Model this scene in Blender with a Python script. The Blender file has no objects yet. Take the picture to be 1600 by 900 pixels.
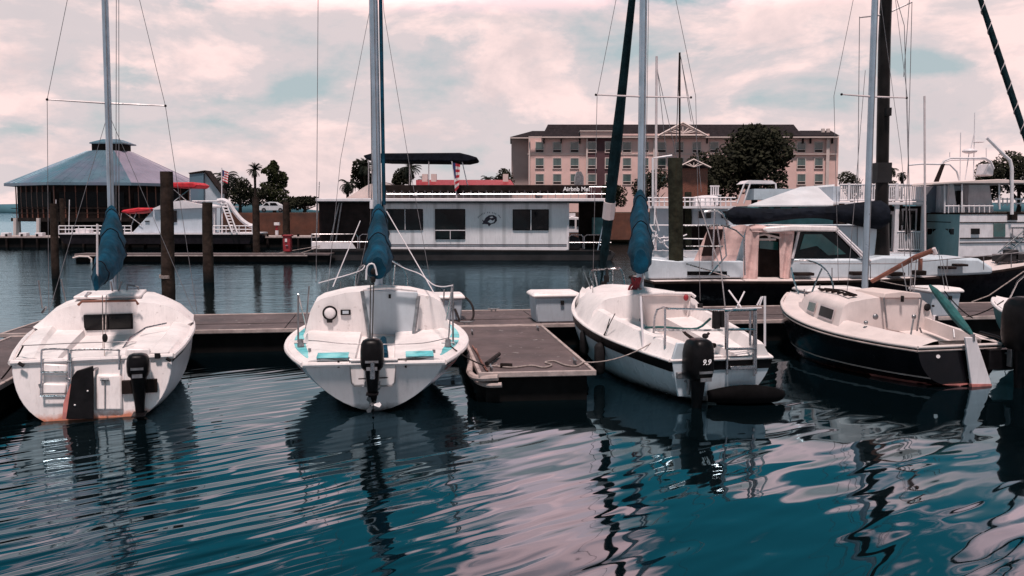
import bpy, bmesh, math, random
from mathutils import Vector, Matrix
R = math.radians
random.seed(7)
scn = bpy.context.scene
col = scn.collection
# ---------------------------------------------------------------- camera
F = 1420.0; CH = 2.6; HZ = 330.0
PT = math.atan((450-HZ)/F); CP, SP = math.cos(PT), math.sin(PT)
cam = bpy.data.cameras.new('camera'); co = bpy.data.objects.new('camera', cam); col.objects.link(co)
cam.sensor_width = 36; cam.lens = 36*F/1600; cam.clip_end = 20000; cam.clip_start = .1
co.location = (0, 0, CH); co.rotation_euler = (R(90)-PT, 0, 0); scn.camera = co
def ray(px, py):
    u = (px-800)/F; v = -(py-450)/F
    return Vector((u, CP+v*SP, -SP+v*CP))
def P(px, py, Y):                     # the world point seen at a photo pixel at distance Y
    d = ray(px, py); s = Y/d.y
    return Vector((d.x*s, Y, CH+d.z*s))
def G(px, py, z=0):                   # ... on a level plane
    d = ray(px, py); s = (z-CH)/d.z
    return Vector((d.x*s, d.y*s, z))
# ---------------------------------------------------------------- materials
def nodes(m):
    m.use_nodes = True; nt = m.node_tree; nt.nodes.clear(); return nt, nt.nodes, nt.links
def mth(N, Lk, op, a, b=None, clamp=False):
    n = N.new('ShaderNodeMath'); n.operation = op; n.use_clamp = clamp
    for i, x in enumerate((a, b)):
        if x is None: continue
        if isinstance(x, (int, float)): n.inputs[i].default_value = x
        else: Lk.new(x, n.inputs[i])
    return n.outputs[0]
def mixc(N, Lk, fac, a, b, mode='MIX'):
    n = N.new('ShaderNodeMixRGB'); n.blend_type = mode
    for i, x in zip((0, 1, 2), (fac, a, b)):
        if isinstance(x, (int, float)): n.inputs[i].default_value = x
        elif isinstance(x, (tuple, list)): n.inputs[i].default_value = (*x[:3], 1)
        else: Lk.new(x, n.inputs[i])
    return n.outputs[0]
def ramp(N, Lk, x, p0, p1, c0=(0,0,0), c1=(1,1,1)):
    n = N.new('ShaderNodeValToRGB'); e = n.color_ramp.elements
    e[0].position, e[1].position = p0, p1; e[0].color = (*c0, 1); e[1].color = (*c1, 1)
    Lk.new(x, n.inputs[0]); return n.outputs[0]
def noise(N, Lk, vec, scale, detail=4, rough=.55, dist=0):
    n = N.new('ShaderNodeTexNoise'); n.inputs['Scale'].default_value = scale
    n.inputs['Detail'].default_value = detail; n.inputs['Roughness'].default_value = rough
    n.inputs['Distortion'].default_value = dist; Lk.new(vec, n.inputs['Vector']); return n.outputs[0]
def mapv(N, Lk, vec, sc=(1,1,1), rot=(0,0,0), loc=(0,0,0)):
    n = N.new('ShaderNodeMapping'); n.inputs['Scale'].default_value = sc
    n.inputs['Rotation'].default_value = rot; n.inputs['Location'].default_value = loc
    Lk.new(vec, n.inputs[0]); return n.outputs[0]
def mat(name, c, rough=.5, var=.15, scale=3, metal=0, bump=0, bs=30, streak=0, wl=None, seam=None, spec=.5, tint=None, spots=None):
    m = bpy.data.materials.new(name); nt, N, Lk = nodes(m)
    out = N.new('ShaderNodeOutputMaterial'); b = N.new('ShaderNodeBsdfPrincipled'); Lk.new(b.outputs[0], out.inputs[0])
    tc = N.new('ShaderNodeTexCoord').outputs['Object']
    geo = N.new('ShaderNodeNewGeometry').outputs['Position']
    dark = tuple(x*(1-var*2.2) for x in c); lite = tuple(min(1, x*(1+var)) for x in c)
    f = noise(N, Lk, tc, scale, 6, .62)
    k = ramp(N, Lk, f, .3, .7, dark, lite)
    if tint:
        k = mixc(N, Lk, ramp(N, Lk, noise(N, Lk, mapv(N, Lk, tc, loc=(3, 7, 1)), scale*.6, 4), .45, .65), k, tint)
    if streak:
        s = noise(N, Lk, mapv(N, Lk, tc, (7, 7, .7)), 3, 5, .7)
        k = mixc(N, Lk, mth(N, Lk, 'MULTIPLY', ramp(N, Lk, s, .5, .78), streak), k, tuple(x*.25+.01*j for x, j in zip(c, (3, 1, 0))))
    if spots:
        k = mixc(N, Lk, mth(N, Lk, 'MULTIPLY', ramp(N, Lk, noise(N, Lk, tc, spots[0], 2, .5), spots[1], spots[1]+.04), spots[3]), k, spots[2])
    if seam:
        w = N.new('ShaderNodeTexWave'); w.bands_direction = seam[0]; w.inputs['Scale'].default_value = seam[1]
        w.inputs['Distortion'].default_value = 0; Lk.new(tc, w.inputs['Vector'])
        k = mixc(N, Lk, mth(N, Lk, 'MULTIPLY', ramp(N, Lk, w.outputs[1], .0, .12, (1,1,1), (0,0,0)), seam[2]), k, tuple(x*.2 for x in c))
    if wl:
        z = N.new('ShaderNodeSeparateXYZ'); Lk.new(geo, z.inputs[0])
        zz = mth(N, Lk, 'ADD', z.outputs[2], mth(N, Lk, 'MULTIPLY', mth(N, Lk, 'SUBTRACT', noise(N, Lk, tc, 9, 5, .7), .5), .16))
        fz = ramp(N, Lk, zz, wl[1], wl[2], (1,1,1), (0,0,0))
        k = mixc(N, Lk, fz, k, wl[0])
    Lk.new(k, b.inputs['Base Color'])
    rr = ramp(N, Lk, noise(N, Lk, tc, scale*2.3, 3), .3, .7, (max(.02, rough-.1),)*3, (min(1, rough+.12),)*3)
    Lk.new(rr, b.inputs['Roughness']); b.inputs['Metallic'].default_value = metal
    b.inputs['Specular IOR Level'].default_value = spec if (max(c) > .06 or spec != .5 or rough < .25) else .12
    if bump:
        bn = N.new('ShaderNodeBump'); bn.inputs['Strength'].default_value = 1; bn.inputs['Distance'].default_value = bump
        Lk.new(noise(N, Lk, tc, bs, 5, .6), bn.inputs['Height']); Lk.new(bn.outputs[0], b.inputs['Normal'])
    return m
RUST = (.34, .10, .045)
M = dict(
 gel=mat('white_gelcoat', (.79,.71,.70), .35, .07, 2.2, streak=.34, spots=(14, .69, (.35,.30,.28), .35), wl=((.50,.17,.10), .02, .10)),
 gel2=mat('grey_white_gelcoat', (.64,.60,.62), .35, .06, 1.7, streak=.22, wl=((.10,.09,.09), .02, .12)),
 gel3=mat('cool_shade_gelcoat', (.52,.57,.62), .3, .08, 1.5, streak=.25, wl=((.05,.06,.06), .02, .16)),  # cool tone; on the near hulls it carries shade in the colour
 deckw=mat('deck_white', (.78,.71,.70), .5, .08, 2.0, bump=.003, bs=50, streak=.22, spots=(12, .68, (.38,.33,.31), .4)),
 deckp=mat('deck_cream', (.66,.56,.54), .5, .07, 2.5, bump=.002, bs=60, streak=.14),
 hatch=mat('hatch_board', (.46,.50,.54), .4, .06, 3, streak=.12),
 teal=mat('teal_nonskid', (.11,.46,.50), .75, .28, 5, bump=.004, bs=140, tint=(.26,.58,.60)),
 navy=mat('black_hull', (.006,.005,.007), .18, .3, 2, spec=.25, wl=((.05,.018,.014), .02, .07)),
 navy2=mat('dark_hull', (.010,.008,.011), .3, .3, 2, streak=.1),
 blk=mat('black_plastic', (.007,.006,.007), .38, .3, 8),
 rub=mat('rubber', (.016,.014,.015), .7, .3, 8),
 smoke=mat('dark_window', (.005,.005,.006), .08, .2, 2, spec=.3),
 glass=mat('tinted_glass', (.005,.006,.008), .08, .3, 1.2, spec=.22, tint=(.007,.014,.015)),
 gglass=mat('green_glass', (.01,.09,.085), .08, .3, 1.2, spec=1.0),
 steel=mat('stainless_steel', (.52,.50,.51), .25, .1, 10, metal=1),
 steeld=mat('dull_steel', (.30,.29,.30), .4, .2, 10, metal=.8),
 alu=mat('mast_aluminium', (.36,.43,.50), .35, .1, 2, metal=.55, streak=.1),
 aluw=mat('white_mast', (.62,.52,.52), .4, .1, 2),
 wire=mat('rigging_wire', (.22,.20,.21), .45, .2, 10, metal=.5),
 mastd=mat('black_mast', (.012,.010,.010), .35, .3, 2),
 cover=mat('blue_sail_cover', (.002,.048,.088), .85, .3, 4, bump=.02, bs=5, tint=(.002,.024,.042), spec=.15),
 coverd=mat('dark_sail_cover', (.008,.010,.016), .9, .3, 3, bump=.03, bs=4),
 jib=mat('green_jib_cover', (.006,.022,.028), .85, .3, 5, bump=.02, bs=8),
 greenc=mat('green_canvas', (.010,.085,.085), .85, .25, 6, bump=.01, bs=12),
 canvas=mat('pink_canvas', (.66,.44,.41), .85, .12, 3, bump=.01, bs=9, streak=.12),
 red=mat('red_canvas', (.55,.012,.025), .7, .2, 4),
 redp=mat('red_paint', (.30,.012,.02), .5, .25, 5),
 boot=mat('boot_stripe', (.48,.16,.14), .5, .25, 5),
 rope=mat('rope', (.35,.28,.26), .9, .25, 20, bump=.003, bs=150),
 roped=mat('dark_rope', (.035,.028,.028), .9, .25, 20, bump=.003, bs=150),
 dock=mat('dock_boards', (.105,.074,.074), .75, .2, 1.6, bump=.006, bs=24, tint=(.066,.048,.049), streak=.3, spots=(9, .70, (.42,.38,.37), .7)),
 trim=mat('weathered_trim', (.42,.33,.31), .8, .2, 4, bump=.006, bs=20, streak=.2),
 dfloat=mat('dock_float', (.005,.004,.004), .8, .3, 3),
 pile=mat('wet_wood_pile', (.040,.026,.021), .85, .35, 4, bump=.02, bs=14, streak=.5, wl=((.006,.006,.006), .1, .5)),
 pileg=mat('mossy_pile', (.030,.030,.020), .85, .35, 4, bump=.02, bs=14, streak=.4),
 tan=mat('varnished_wood', (.20,.07,.045), .5, .25, 6),
 wdark=mat('dark_wood', (.020,.013,.012), .8, .35, 2, streak=.3),
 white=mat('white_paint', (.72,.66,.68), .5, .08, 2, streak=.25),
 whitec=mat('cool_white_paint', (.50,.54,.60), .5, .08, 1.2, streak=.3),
 panel=mat('houseboat_siding', (.68,.65,.67), .45, .06, .8, streak=.35, seam=('X', .26, .35)),
 hullg=mat('grey_hull', (.030,.028,.030), .5, .2, 1, streak=.3),
 roofm=mat('metal_roof', (.12,.19,.24), .35, .12, .5, metal=.3, streak=.15, tint=(.15,.17,.23)),
 roofl=mat('lavender_sheen_roof', (.26,.22,.28), .4, .1, .5, streak=.15),
 tealt=mat('teal_shaded_white', (.26,.42,.45), .5, .1, 1, streak=.3),  # trawler stern: shade on its white hull put into the colour
 roofw=mat('pale_metal_roof', (.62,.60,.62), .45, .1, .6, streak=.3),
 tealw=mat('teal_boards', (.07,.20,.21), .6, .2, 2, streak=.3),
 pinkw=mat('pink_stucco', (.76,.50,.46), .8, .07, .25, streak=.08),
 tanw=mat('tan_stucco', (.48,.36,.34), .8, .07, .25),
 maroon=mat('maroon_stucco', (.085,.035,.042), .8, .1, .25),
 shingle=mat('dark_shingles', (.022,.016,.018), .9, .25, 1.5, bump=.05, bs=3),
 cream=mat('cream_trim', (.62,.50,.47), .7, .06, 1),
 brick=mat('orange_bulkhead', (.13,.042,.024), .85, .35, .5, streak=.6, tint=(.05,.022,.016)),
 leaf=mat('dark_leaves', (.024,.024,.014), .8, .5, .6),
 leafg=mat('green_leaves', (.028,.032,.012), .8, .5, .6),
 palm=mat('palm_leaves', (.016,.020,.014), .7, .4, 1),
 bark=mat('bark', (.035,.024,.020), .9, .3, 4),
 land=mat('land', (.035,.030,.018), .95, .35, .15),
 shore=mat('far_shore', (.045,.12,.15), .95, .2, .01),
 grill=mat('vent_grill', (.03,.02,.022), .7, .2, 4),
 vinyl=mat('clear_vinyl', (.018,.010,.010), .4, .3, 3, spec=.1),
 flagr=mat('flag_red', (.50,.03,.05), .8, .1, 4), flagw=mat('flag_white', (.75,.68,.68), .8, .1, 4), flagb=mat('flag_blue', (.02,.03,.12), .8, .1, 4),
 letter=mat('white_lettering', (.85,.80,.80), .5, .02, 4), dletter=mat('dark_lettering', (.05,.04,.055), .5, .1, 4),
 carp=mat('car_paint', (.62,.60,.62), .2, .05, 1),
)
# ---------------------------------------------------------------- builders
class MB:
    def __init__(s): s.v = []; s.f = []; s.m = []
    def add(s, vs, fs, m=0):
        o = len(s.v); s.v += [Vector(x) for x in vs]
        for f in fs: s.f.append([i+o for i in f]); s.m.append(m)
        return s
    def box(s, c, d, rz=0, m=0, rx=0, taper=1):
        T_ = Matrix.Translation(c) @ Matrix.Rotation(rz, 4, 'Z') @ Matrix.Rotation(rx, 4, 'X')
        vs = []
        for z in (-.5, .5):
            k = taper if z > 0 else 1
            for x, y in ((-.5,-.5), (.5,-.5), (.5,.5), (-.5,.5)): vs.append(T_ @ Vector((x*d[0]*k, y*d[1]*k, z*d[2])))
        return s.add(vs, [(3,2,1,0), (4,5,6,7), (0,1,5,4), (1,2,6,5), (2,3,7,6), (3,0,4,7)], m)
    def loft(s, rings, closed=True, c0=True, c1=True, m=0):
        n = len(rings[0]); vs = [p for r in rings for p in r]; fs = []
        for i in range(len(rings)-1):
            for j in range(n if closed else n-1):
                a = i*n+j; b = i*n+(j+1) % n; fs.append((a, b, b+n, a+n))
        if c0: fs.append(tuple(range(n-1, -1, -1)))
        if c1: fs.append(tuple((len(rings)-1)*n+j for j in range(n)))
        return s.add(vs, fs, m)
    def tube(s, pts, r, seg=8, m=0, cap=True, closed=False):
        pts = [Vector(p) for p in pts]; n = len(pts)
        rr = r if isinstance(r, (list, tuple)) else [r]*n
        t0 = (pts[1]-pts[0]).normalized(); u = t0.cross(Vector((0,0,1)))
        if u.length < .05: u = t0.cross(Vector((0,1,0)))
        u.normalize(); rings = []
        for i in range(n):
            if closed: t = pts[(i+1) % n]-pts[i-1]
            else: t = pts[min(i+1, n-1)]-pts[max(i-1, 0)]
            t.normalize(); u = (u-t*u.dot(t)).normalized(); w = t.cross(u)
            rings.append([pts[i]+(u*math.cos(a)+w*math.sin(a))*rr[i] for a in [2*math.pi*k/seg for k in range(seg)]])
        if closed: rings.append(rings[0])
        return s.loft(rings, True, cap and not closed, cap and not closed, m)
    def ball(s, c, r, seg=12, m=0):
        c = Vector(c); r = (r, r, r) if isinstance(r, (int, float)) else r
        rings = []
        for i in range(1, seg//2+3):
            a = math.pi*i/(seg//2+3)
            rings.append([c+Vector((r[0]*math.sin(a)*math.cos(b), r[1]*math.sin(a)*math.sin(b), r[2]*math.cos(a))) for b in [2*math.pi*k/seg for k in range(seg)]])
        return s.loft(rings, m=m)
    def prism(s, poly, ext, m=0):
        poly = [Vector(p) for p in poly]; e = Vector(ext); n = len(poly)
        fs = [tuple(range(n)), tuple(range(2*n-1, n-1, -1))]+[(i, i+n, (i+1) % n+n, (i+1) % n) for i in range(n)]
        return s.add(poly+[p+e for p in poly], fs, m)
    def build(s, name, mt, parent=None, bev=0, smooth=38, world=False, label=None, recalc=True):
        vs = s.v
        root = parent
        if isinstance(parent, T):
            root = parent.e
            if world: vs = [parent.I @ v for v in vs]
        me = bpy.data.meshes.new(name); me.from_pydata([tuple(v) for v in vs], [], s.f)
        for x in (mt if isinstance(mt, (list, tuple)) else [mt]): me.materials.append(M[x])
        me.polygons.foreach_set('material_index', s.m)
        if recalc:
            bm = bmesh.new(); bm.from_mesh(me); bmesh.ops.recalc_face_normals(bm, faces=bm.faces); bm.to_mesh(me); bm.free()
        if smooth:
            me.polygons.foreach_set('use_smooth', [True]*len(me.polygons)); me.set_sharp_from_angle(angle=R(smooth))
        me.update()
        o = bpy.data.objects.new(name, me); col.objects.link(o)
        if root is not None: o.parent = root
        if bev:
            b = o.modifiers.new('bevel', 'BEVEL'); b.width = bev; b.segments = 2; b.limit_method = 'ANGLE'; b.angle_limit = R(40)
        if label: o['label'] = label
        return o
class T:
    def __init__(s, name, label, cat, loc, rz=0, group=None):
        s.e = bpy.data.objects.new(name, None); col.objects.link(s.e)
        s.e.location = loc; s.e.rotation_euler = (0, 0, rz); s.e.empty_display_size = .2
        s.e['label'] = label; s.e['category'] = cat
        if group: s.e['group'] = group
        s.M = Matrix.Translation(loc) @ Matrix.Rotation(rz, 4, 'Z'); s.I = s.M.inverted()
        s.c = s.I @ Vector((0, 0, CH))
    def L(s, v): return s.I @ Vector(v)
    def dr(s, px, py): return s.I.to_3x3() @ ray(px, py)
    def Q(s, px, py, y):              # local point on the plane y' = y
        d = s.dr(px, py); return s.c+d*((y-s.c.y)/d.y)
    def QX(s, px, py, x):
        d = s.dr(px, py); return s.c+d*((x-s.c.x)/d.x)
    def QZ(s, px, py, z):
        d = s.dr(px, py); return s.c+d*((z-s.c.z)/d.z)
    def P(s, px, py, Y): return s.I @ P(px, py, Y)
def tag(o, label, cat, group=None):
    o['label'] = label; o['category'] = cat
    if group: o['group'] = group
    return o
def struct(o): o['kind'] = 'structure'; return o
def text(body, size, mt, parent, loc, rot=(R(90), 0, 0), ext=.002, name='lettering', shear=0, bold=0):
    c = bpy.data.curves.new(name, 'FONT'); c.body = body; c.size = size; c.extrude = ext; c.shear = shear; c.offset = bold
    c.align_x = 'CENTER'; c.align_y = 'CENTER'; c.materials.append(M[mt])
    o = bpy.data.objects.new(name, c); col.objects.link(o); o.parent = parent; o.location = loc; o.rotation_euler = rot
    return o
def interp(tab, t, k):
    n = len(tab)
    if t <= tab[0][0]: return tab[0][k]
    if t >= tab[-1][0]: return tab[-1][k]
    for i in range(n-1):
        if tab[i][0] <= t <= tab[i+1][0]: break
    p1, p2 = tab[i], tab[i+1]; p0 = tab[max(i-1, 0)]; p3 = tab[min(i+2, n-1)]
    h = p2[0]-p1[0]; x = (t-p1[0])/h
    m1 = (p2[k]-p0[k])/(p2[0]-p0[0])*h; m2 = (p3[k]-p1[k])/(p3[0]-p1[0])*h
    return (2*x**3-3*x**2+1)*p1[k]+(x**3-2*x**2+x)*m1+(-2*x**3+3*x**2)*p2[k]+(x**3-x**2)*m2
def spline(pts, n=6):
    pts = [Vector(p) for p in pts]; tab = [(i, *p) for i, p in enumerate(pts)]
    out = []
    for i in range((len(pts)-1)*n+1):
        t = i/n; out.append(Vector([interp(tab, t, k) for k in (1, 2, 3)]))
    return out
def sag(a, b, d, n=10):
    a, b = Vector(a), Vector(b)
    return [a.lerp(b, i/n)-Vector((0, 0, d*4*(i/n)*(1-i/n))) for i in range(n+1)]
# ---------------------------------------------------------------- world, sun
S = Vector((-.05, -.36, .93)).normalized()
w = bpy.data.worlds.new('World'); scn.world = w; nt, N, Lk = nodes(w)
wo = N.new('ShaderNodeOutputWorld'); bg = N.new('ShaderNodeBackground'); Lk.new(bg.outputs[0], wo.inputs[0])
bg.inputs[1].default_value = .1
sky = N.new('ShaderNodeTexSky'); sky.sky_type = 'NISHITA'; sky.sun_disc = False
sky.sun_elevation = math.asin(S.z); sky.sun_rotation = math.atan2(S.x, S.y) % (2*math.pi)
g = N.new('ShaderNodeTexCoord').outputs['Generated']
sx = N.new('ShaderNodeSeparateXYZ'); Lk.new(g, sx.inputs[0]); el = sx.outputs[2]
hi = ramp(N, Lk, el, .205, .275)                       # 0 near the horizon, 1 overhead
gap = mixc(N, Lk, 1, sky.outputs[0], (.22, .74, .62), 'MULTIPLY')
gap = mixc(N, Lk, .7, gap, (.35, 4.2, 5.4))
gaplow = mixc(N, Lk, .9, sky.outputs[0], (4.7, 5.5, 5.7))
gap = mixc(N, Lk, hi, gaplow, gap)
cv = mapv(N, Lk, g, (1, 1, 2.3), loc=(.37, .11, .05))
n1 = noise(N, Lk, cv, 5.0, 10, .60, .2)
n2 = noise(N, Lk, mapv(N, Lk, g, (1, 1, 2.0), loc=(2.3, 4.1, .4)), 9, 7, .6, .3)
n3 = noise(N, Lk, mapv(N, Lk, g, (1, 1, 3.2), loc=(5.3, 1.1, 2.4)), 2.2, 3, .5)
az = mth(N, Lk, 'DIVIDE', sx.outputs[0], mth(N, Lk, 'MAXIMUM', sx.outputs[1], .05))
def bank(c, w_, amp):
    q = mth(N, Lk, 'DIVIDE', mth(N, Lk, 'SUBTRACT', az, c), w_); q = mth(N, Lk, 'MULTIPLY', q, q)
    return mth(N, Lk, 'MULTIPLY', mth(N, Lk, 'DIVIDE', 1.0, mth(N, Lk, 'ADD', q, 1.0)), amp)
thr = mth(N, Lk, 'MULTIPLY', hi, mth(N, Lk, 'SUBTRACT', mth(N, Lk, 'SUBTRACT', .25, bank(.05, .075, .34)), bank(.62, .05, .27)))
f = mth(N, Lk, 'SUBTRACT', mth(N, Lk, 'ADD', mth(N, Lk, 'MULTIPLY', n1, .75), mth(N, Lk, 'MULTIPLY', n3, .25)), thr)
et = mth(N, Lk, 'DIVIDE', el, mth(N, Lk, 'MAXIMUM', sx.outputs[1], .05))
def blob(px, py, wa, we, amp):
    q = mth(N, Lk, 'DIVIDE', mth(N, Lk, 'SUBTRACT', az, (px-800)/1420), wa/1420); q = mth(N, Lk, 'MULTIPLY', q, q)
    r = mth(N, Lk, 'DIVIDE', mth(N, Lk, 'SUBTRACT', et, (330-py)/1420), we/1420); r = mth(N, Lk, 'MULTIPLY', r, r)
    s = mth(N, Lk, 'ADD', mth(N, Lk, 'ADD', q, r), 1.0); return mth(N, Lk, 'DIVIDE', amp, mth(N, Lk, 'MULTIPLY', s, s))
for bb in ((205, 115, 75, 40, .13), (330, 5, 90, 28, .13), (500, 140, 60, 45, .08), (1440, 105, 150, 26, .16), (1010, 90, 110, 18, .09), (1180, 160, 80, 26, .08), (40, 203, 60, 12, .10), (690, 60, 60, 40, .07), (360, 160, 70, 14, .07)):
    f = mth(N, Lk, 'SUBTRACT', f, blob(*bb))
f = mth(N, Lk, 'ADD', f, .035)
mask = ramp(N, Lk, mth(N, Lk, 'ADD', f, mth(N, Lk, 'MULTIPLY', mth(N, Lk, 'SUBTRACT', n2, .5), .10)), .372, .47)
cl = ramp(N, Lk, n2, .38, .58, (7.9, 6.5, 6.5), (10.6, 8.1, 7.8))
cl = mixc(N, Lk, ramp(N, Lk, n1, .46, .54), mixc(N, Lk, .85, cl, (6.7, 6.1, 6.3)), cl)
cl = mixc(N, Lk, mth(N, Lk, 'MULTIPLY', ramp(N, Lk, el, .30, .70), .8), cl, (2.0, 2.2, 2.6))
cl = mixc(N, Lk, hi, cl, mixc(N, Lk, 1, cl, (3.9, 2.5, 2.5), 'MULTIPLY'))
skyc = mixc(N, Lk, mask, gap, cl)
skyc = mixc(N, Lk, ramp(N, Lk, mth(N, Lk, 'ADD', mth(N, Lk, 'MULTIPLY', sx.outputs[1], -.5), .5), .42, .65), skyc, mixc(N, Lk, 1, skyc, (.80, .74, .76), 'MULTIPLY'))
skyc = mixc(N, Lk, ramp(N, Lk, el, .42, .75), skyc, mixc(N, Lk, 1, skyc, (.22, .20, .21), 'MULTIPLY'))
Lk.new(skyc, bg.inputs[0])
sun = bpy.data.lights.new('sun', 'SUN'); sun.energy = 4.6; sun.angle = R(6); sun.color = (1, .85, .81)
so = bpy.data.objects.new('sun', sun); col.objects.link(so); so.rotation_euler = (-S).to_track_quat('-Z', 'Y').to_euler()
so.location = (0, 0, 60)
vs = scn.view_settings; vs.view_transform = 'Standard'; vs.look = 'None'; vs.exposure = 0; vs.gamma = 1
# ---------------------------------------------------------------- water
m = bpy.data.materials.new('water'); nt, N, Lk = nodes(m); M['water'] = m
out = N.new('ShaderNodeOutputMaterial'); mx = N.new('ShaderNodeMixShader'); Lk.new(mx.outputs[0], out.inputs[0])
d = N.new('ShaderNodeBsdfDiffuse'); d.inputs[0].default_value = (.001, .003, .004, 1)
gl = N.new('ShaderNodeBsdfGlossy'); gl.inputs['Roughness'].default_value = .03; gl.inputs[0].default_value = (.58, .85, .97, 1)
pos = N.new('ShaderNodeNewGeometry').outputs['Position']
sp = N.new('ShaderNodeSeparateXYZ'); Lk.new(pos, sp.inputs[0])
WA = R(40)
rv = mapv(N, Lk, pos, (1, 1, 1), rot=(0, 0, -WA))    # ripple frame: crests along x
warp = noise(N, Lk, mapv(N, Lk, pos, (.35, .35, 1)), 1.0, 3, .5)
def wave(lam, dist, dsc, off, rot=WA):
    q = mapv(N, Lk, pos, (1, 1, 1), rot=(0, 0, -rot), loc=(off, off*.7, 0))
    q = mapv(N, Lk, q, (.34, 1, 1))
    wv = N.new('ShaderNodeTexWave'); wv.bands_direction = 'Y'; wv.wave_profile = 'SIN'
    wv.inputs['Scale'].default_value = 2*math.pi/20/lam; wv.inputs['Distortion'].default_value = dist
    wv.inputs['Detail'].default_value = 2; wv.inputs['Detail Scale'].default_value = dsc
    Lk.new(q, wv.inputs['Vector']); return wv.outputs[1]
left = ramp(N, Lk, mth(N, Lk, 'ADD', mth(N, Lk, 'MULTIPLY', sp.outputs[0], -.12), mth(N, Lk, 'MULTIPLY', noise(N, Lk, pos, .35, 2), .9)), .25, .85, (.12,)*3, (1,)*3)
h1 = mth(N, Lk, 'MULTIPLY', mth(N, Lk, 'MULTIPLY', wave(.19, 5, 1.2, 0), .0032), left)
h2 = mth(N, Lk, 'MULTIPLY', mth(N, Lk, 'MULTIPLY', wave(.33, 6, .8, 3.1, R(33)), .0045), left)
h3 = mth(N, Lk, 'MULTIPLY', noise(N, Lk, mapv(N, Lk, rv, (.50, 1.35, 1)), 1.9, 1.2, .4, .3), .027)
h4 = mth(N, Lk, 'MULTIPLY', noise(N, Lk, mapv(N, Lk, pos, (.6, 1, 1)), .55, 1, .5), .06)
far = ramp(N, Lk, mth(N, Lk, 'DIVIDE', sp.outputs[1], 60), .26, .42)
h5 = mth(N, Lk, 'MULTIPLY', mth(N, Lk, 'MULTIPLY', noise(N, Lk, mapv(N, Lk, pos, (.45, 1, 1)), 2.6, 5, .6), .016), far)
hh = h1
for x in (h2, h3, h4): hh = mth(N, Lk, 'ADD', hh, x)
calm = ramp(N, Lk, mth(N, Lk, 'DIVIDE', sp.outputs[1], 20), .36, .60, (1,1,1), (.28,)*3)
hh = mth(N, Lk, 'ADD', mth(N, Lk, 'MULTIPLY', hh, calm), h5)
bn = N.new('ShaderNodeBump'); bn.inputs['Strength'].default_value = 1; bn.inputs['Distance'].default_value = 1
Lk.new(hh, bn.inputs['Height'])
fr = N.new('ShaderNodeFresnel'); fr.inputs[0].default_value = 1.33
fc = mth(N, Lk, 'ADD', mth(N, Lk, 'MULTIPLY', fr.outputs[0], .92), .05, True)
for n_ in (d, gl, fr): Lk.new(bn.outputs[0], n_.inputs['Normal'])
Lk.new(fc, mx.inputs[0]); Lk.new(d.outputs[0], mx.inputs[1]); Lk.new(gl.outputs[0], mx.inputs[2])
b = MB()
xs = [-4000, -60, 60, 4000]; ys = [-200, 2, 70, 9000]
for i in range(3):
    for j in range(3): b.add([(xs[i], ys[j], 0), (xs[i+1], ys[j], 0), (xs[i+1], ys[j+1], 0), (xs[i], ys[j+1], 0)], [(0, 1, 2, 3)])
struct(b.build('water', 'water', smooth=0, recalc=False))
# ---------------------------------------------------------------- land
LZ = 2.45
b = MB()
p0 = P(352, 340, 74); p1 = P(1010, 340, 74)
b.prism([(p0.x, 76, -1), (60, 76, -1), (400, 60, -1), (900, 600, -1), (-60, 600, -1), (p0.x-4, 110, -1)], (0, 0, LZ+1))
struct(b.build('ground', 'land', smooth=0))
b = MB(); b.tube([(-1500, 1500, 0), (-900, 1450, 2), (-560, 1400, 4), (-400, 1420, 3), (-300, 1500, 0)], [2, 11, 13, 12, 2], 10)
b.tube([(300, 1500, 0), (700, 1450, 4), (1500, 1400, 3)], [2, 13, 12], 10)
struct(b.build('far_shore', 'shore'))
def wallpx(name, mt, px0, px1, py0, py1, Y, dy, label, cat):
    a = P(px0, py0, Y); c = P(px1, py1, Y); b = MB()
    b.box(((a.x+c.x)/2, Y+dy/2, (a.z+c.z)/2), (c.x-a.x, dy, a.z-c.z))
    o = b.build(name, mt, bev=.03); tag(o, label, cat); return o
wallpx('retaining_wall', 'brick', 345, 1010, 332.5, 375, 74, 1.2, 'orange brown retaining wall along the shore behind the far walkway', 'wall')
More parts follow.
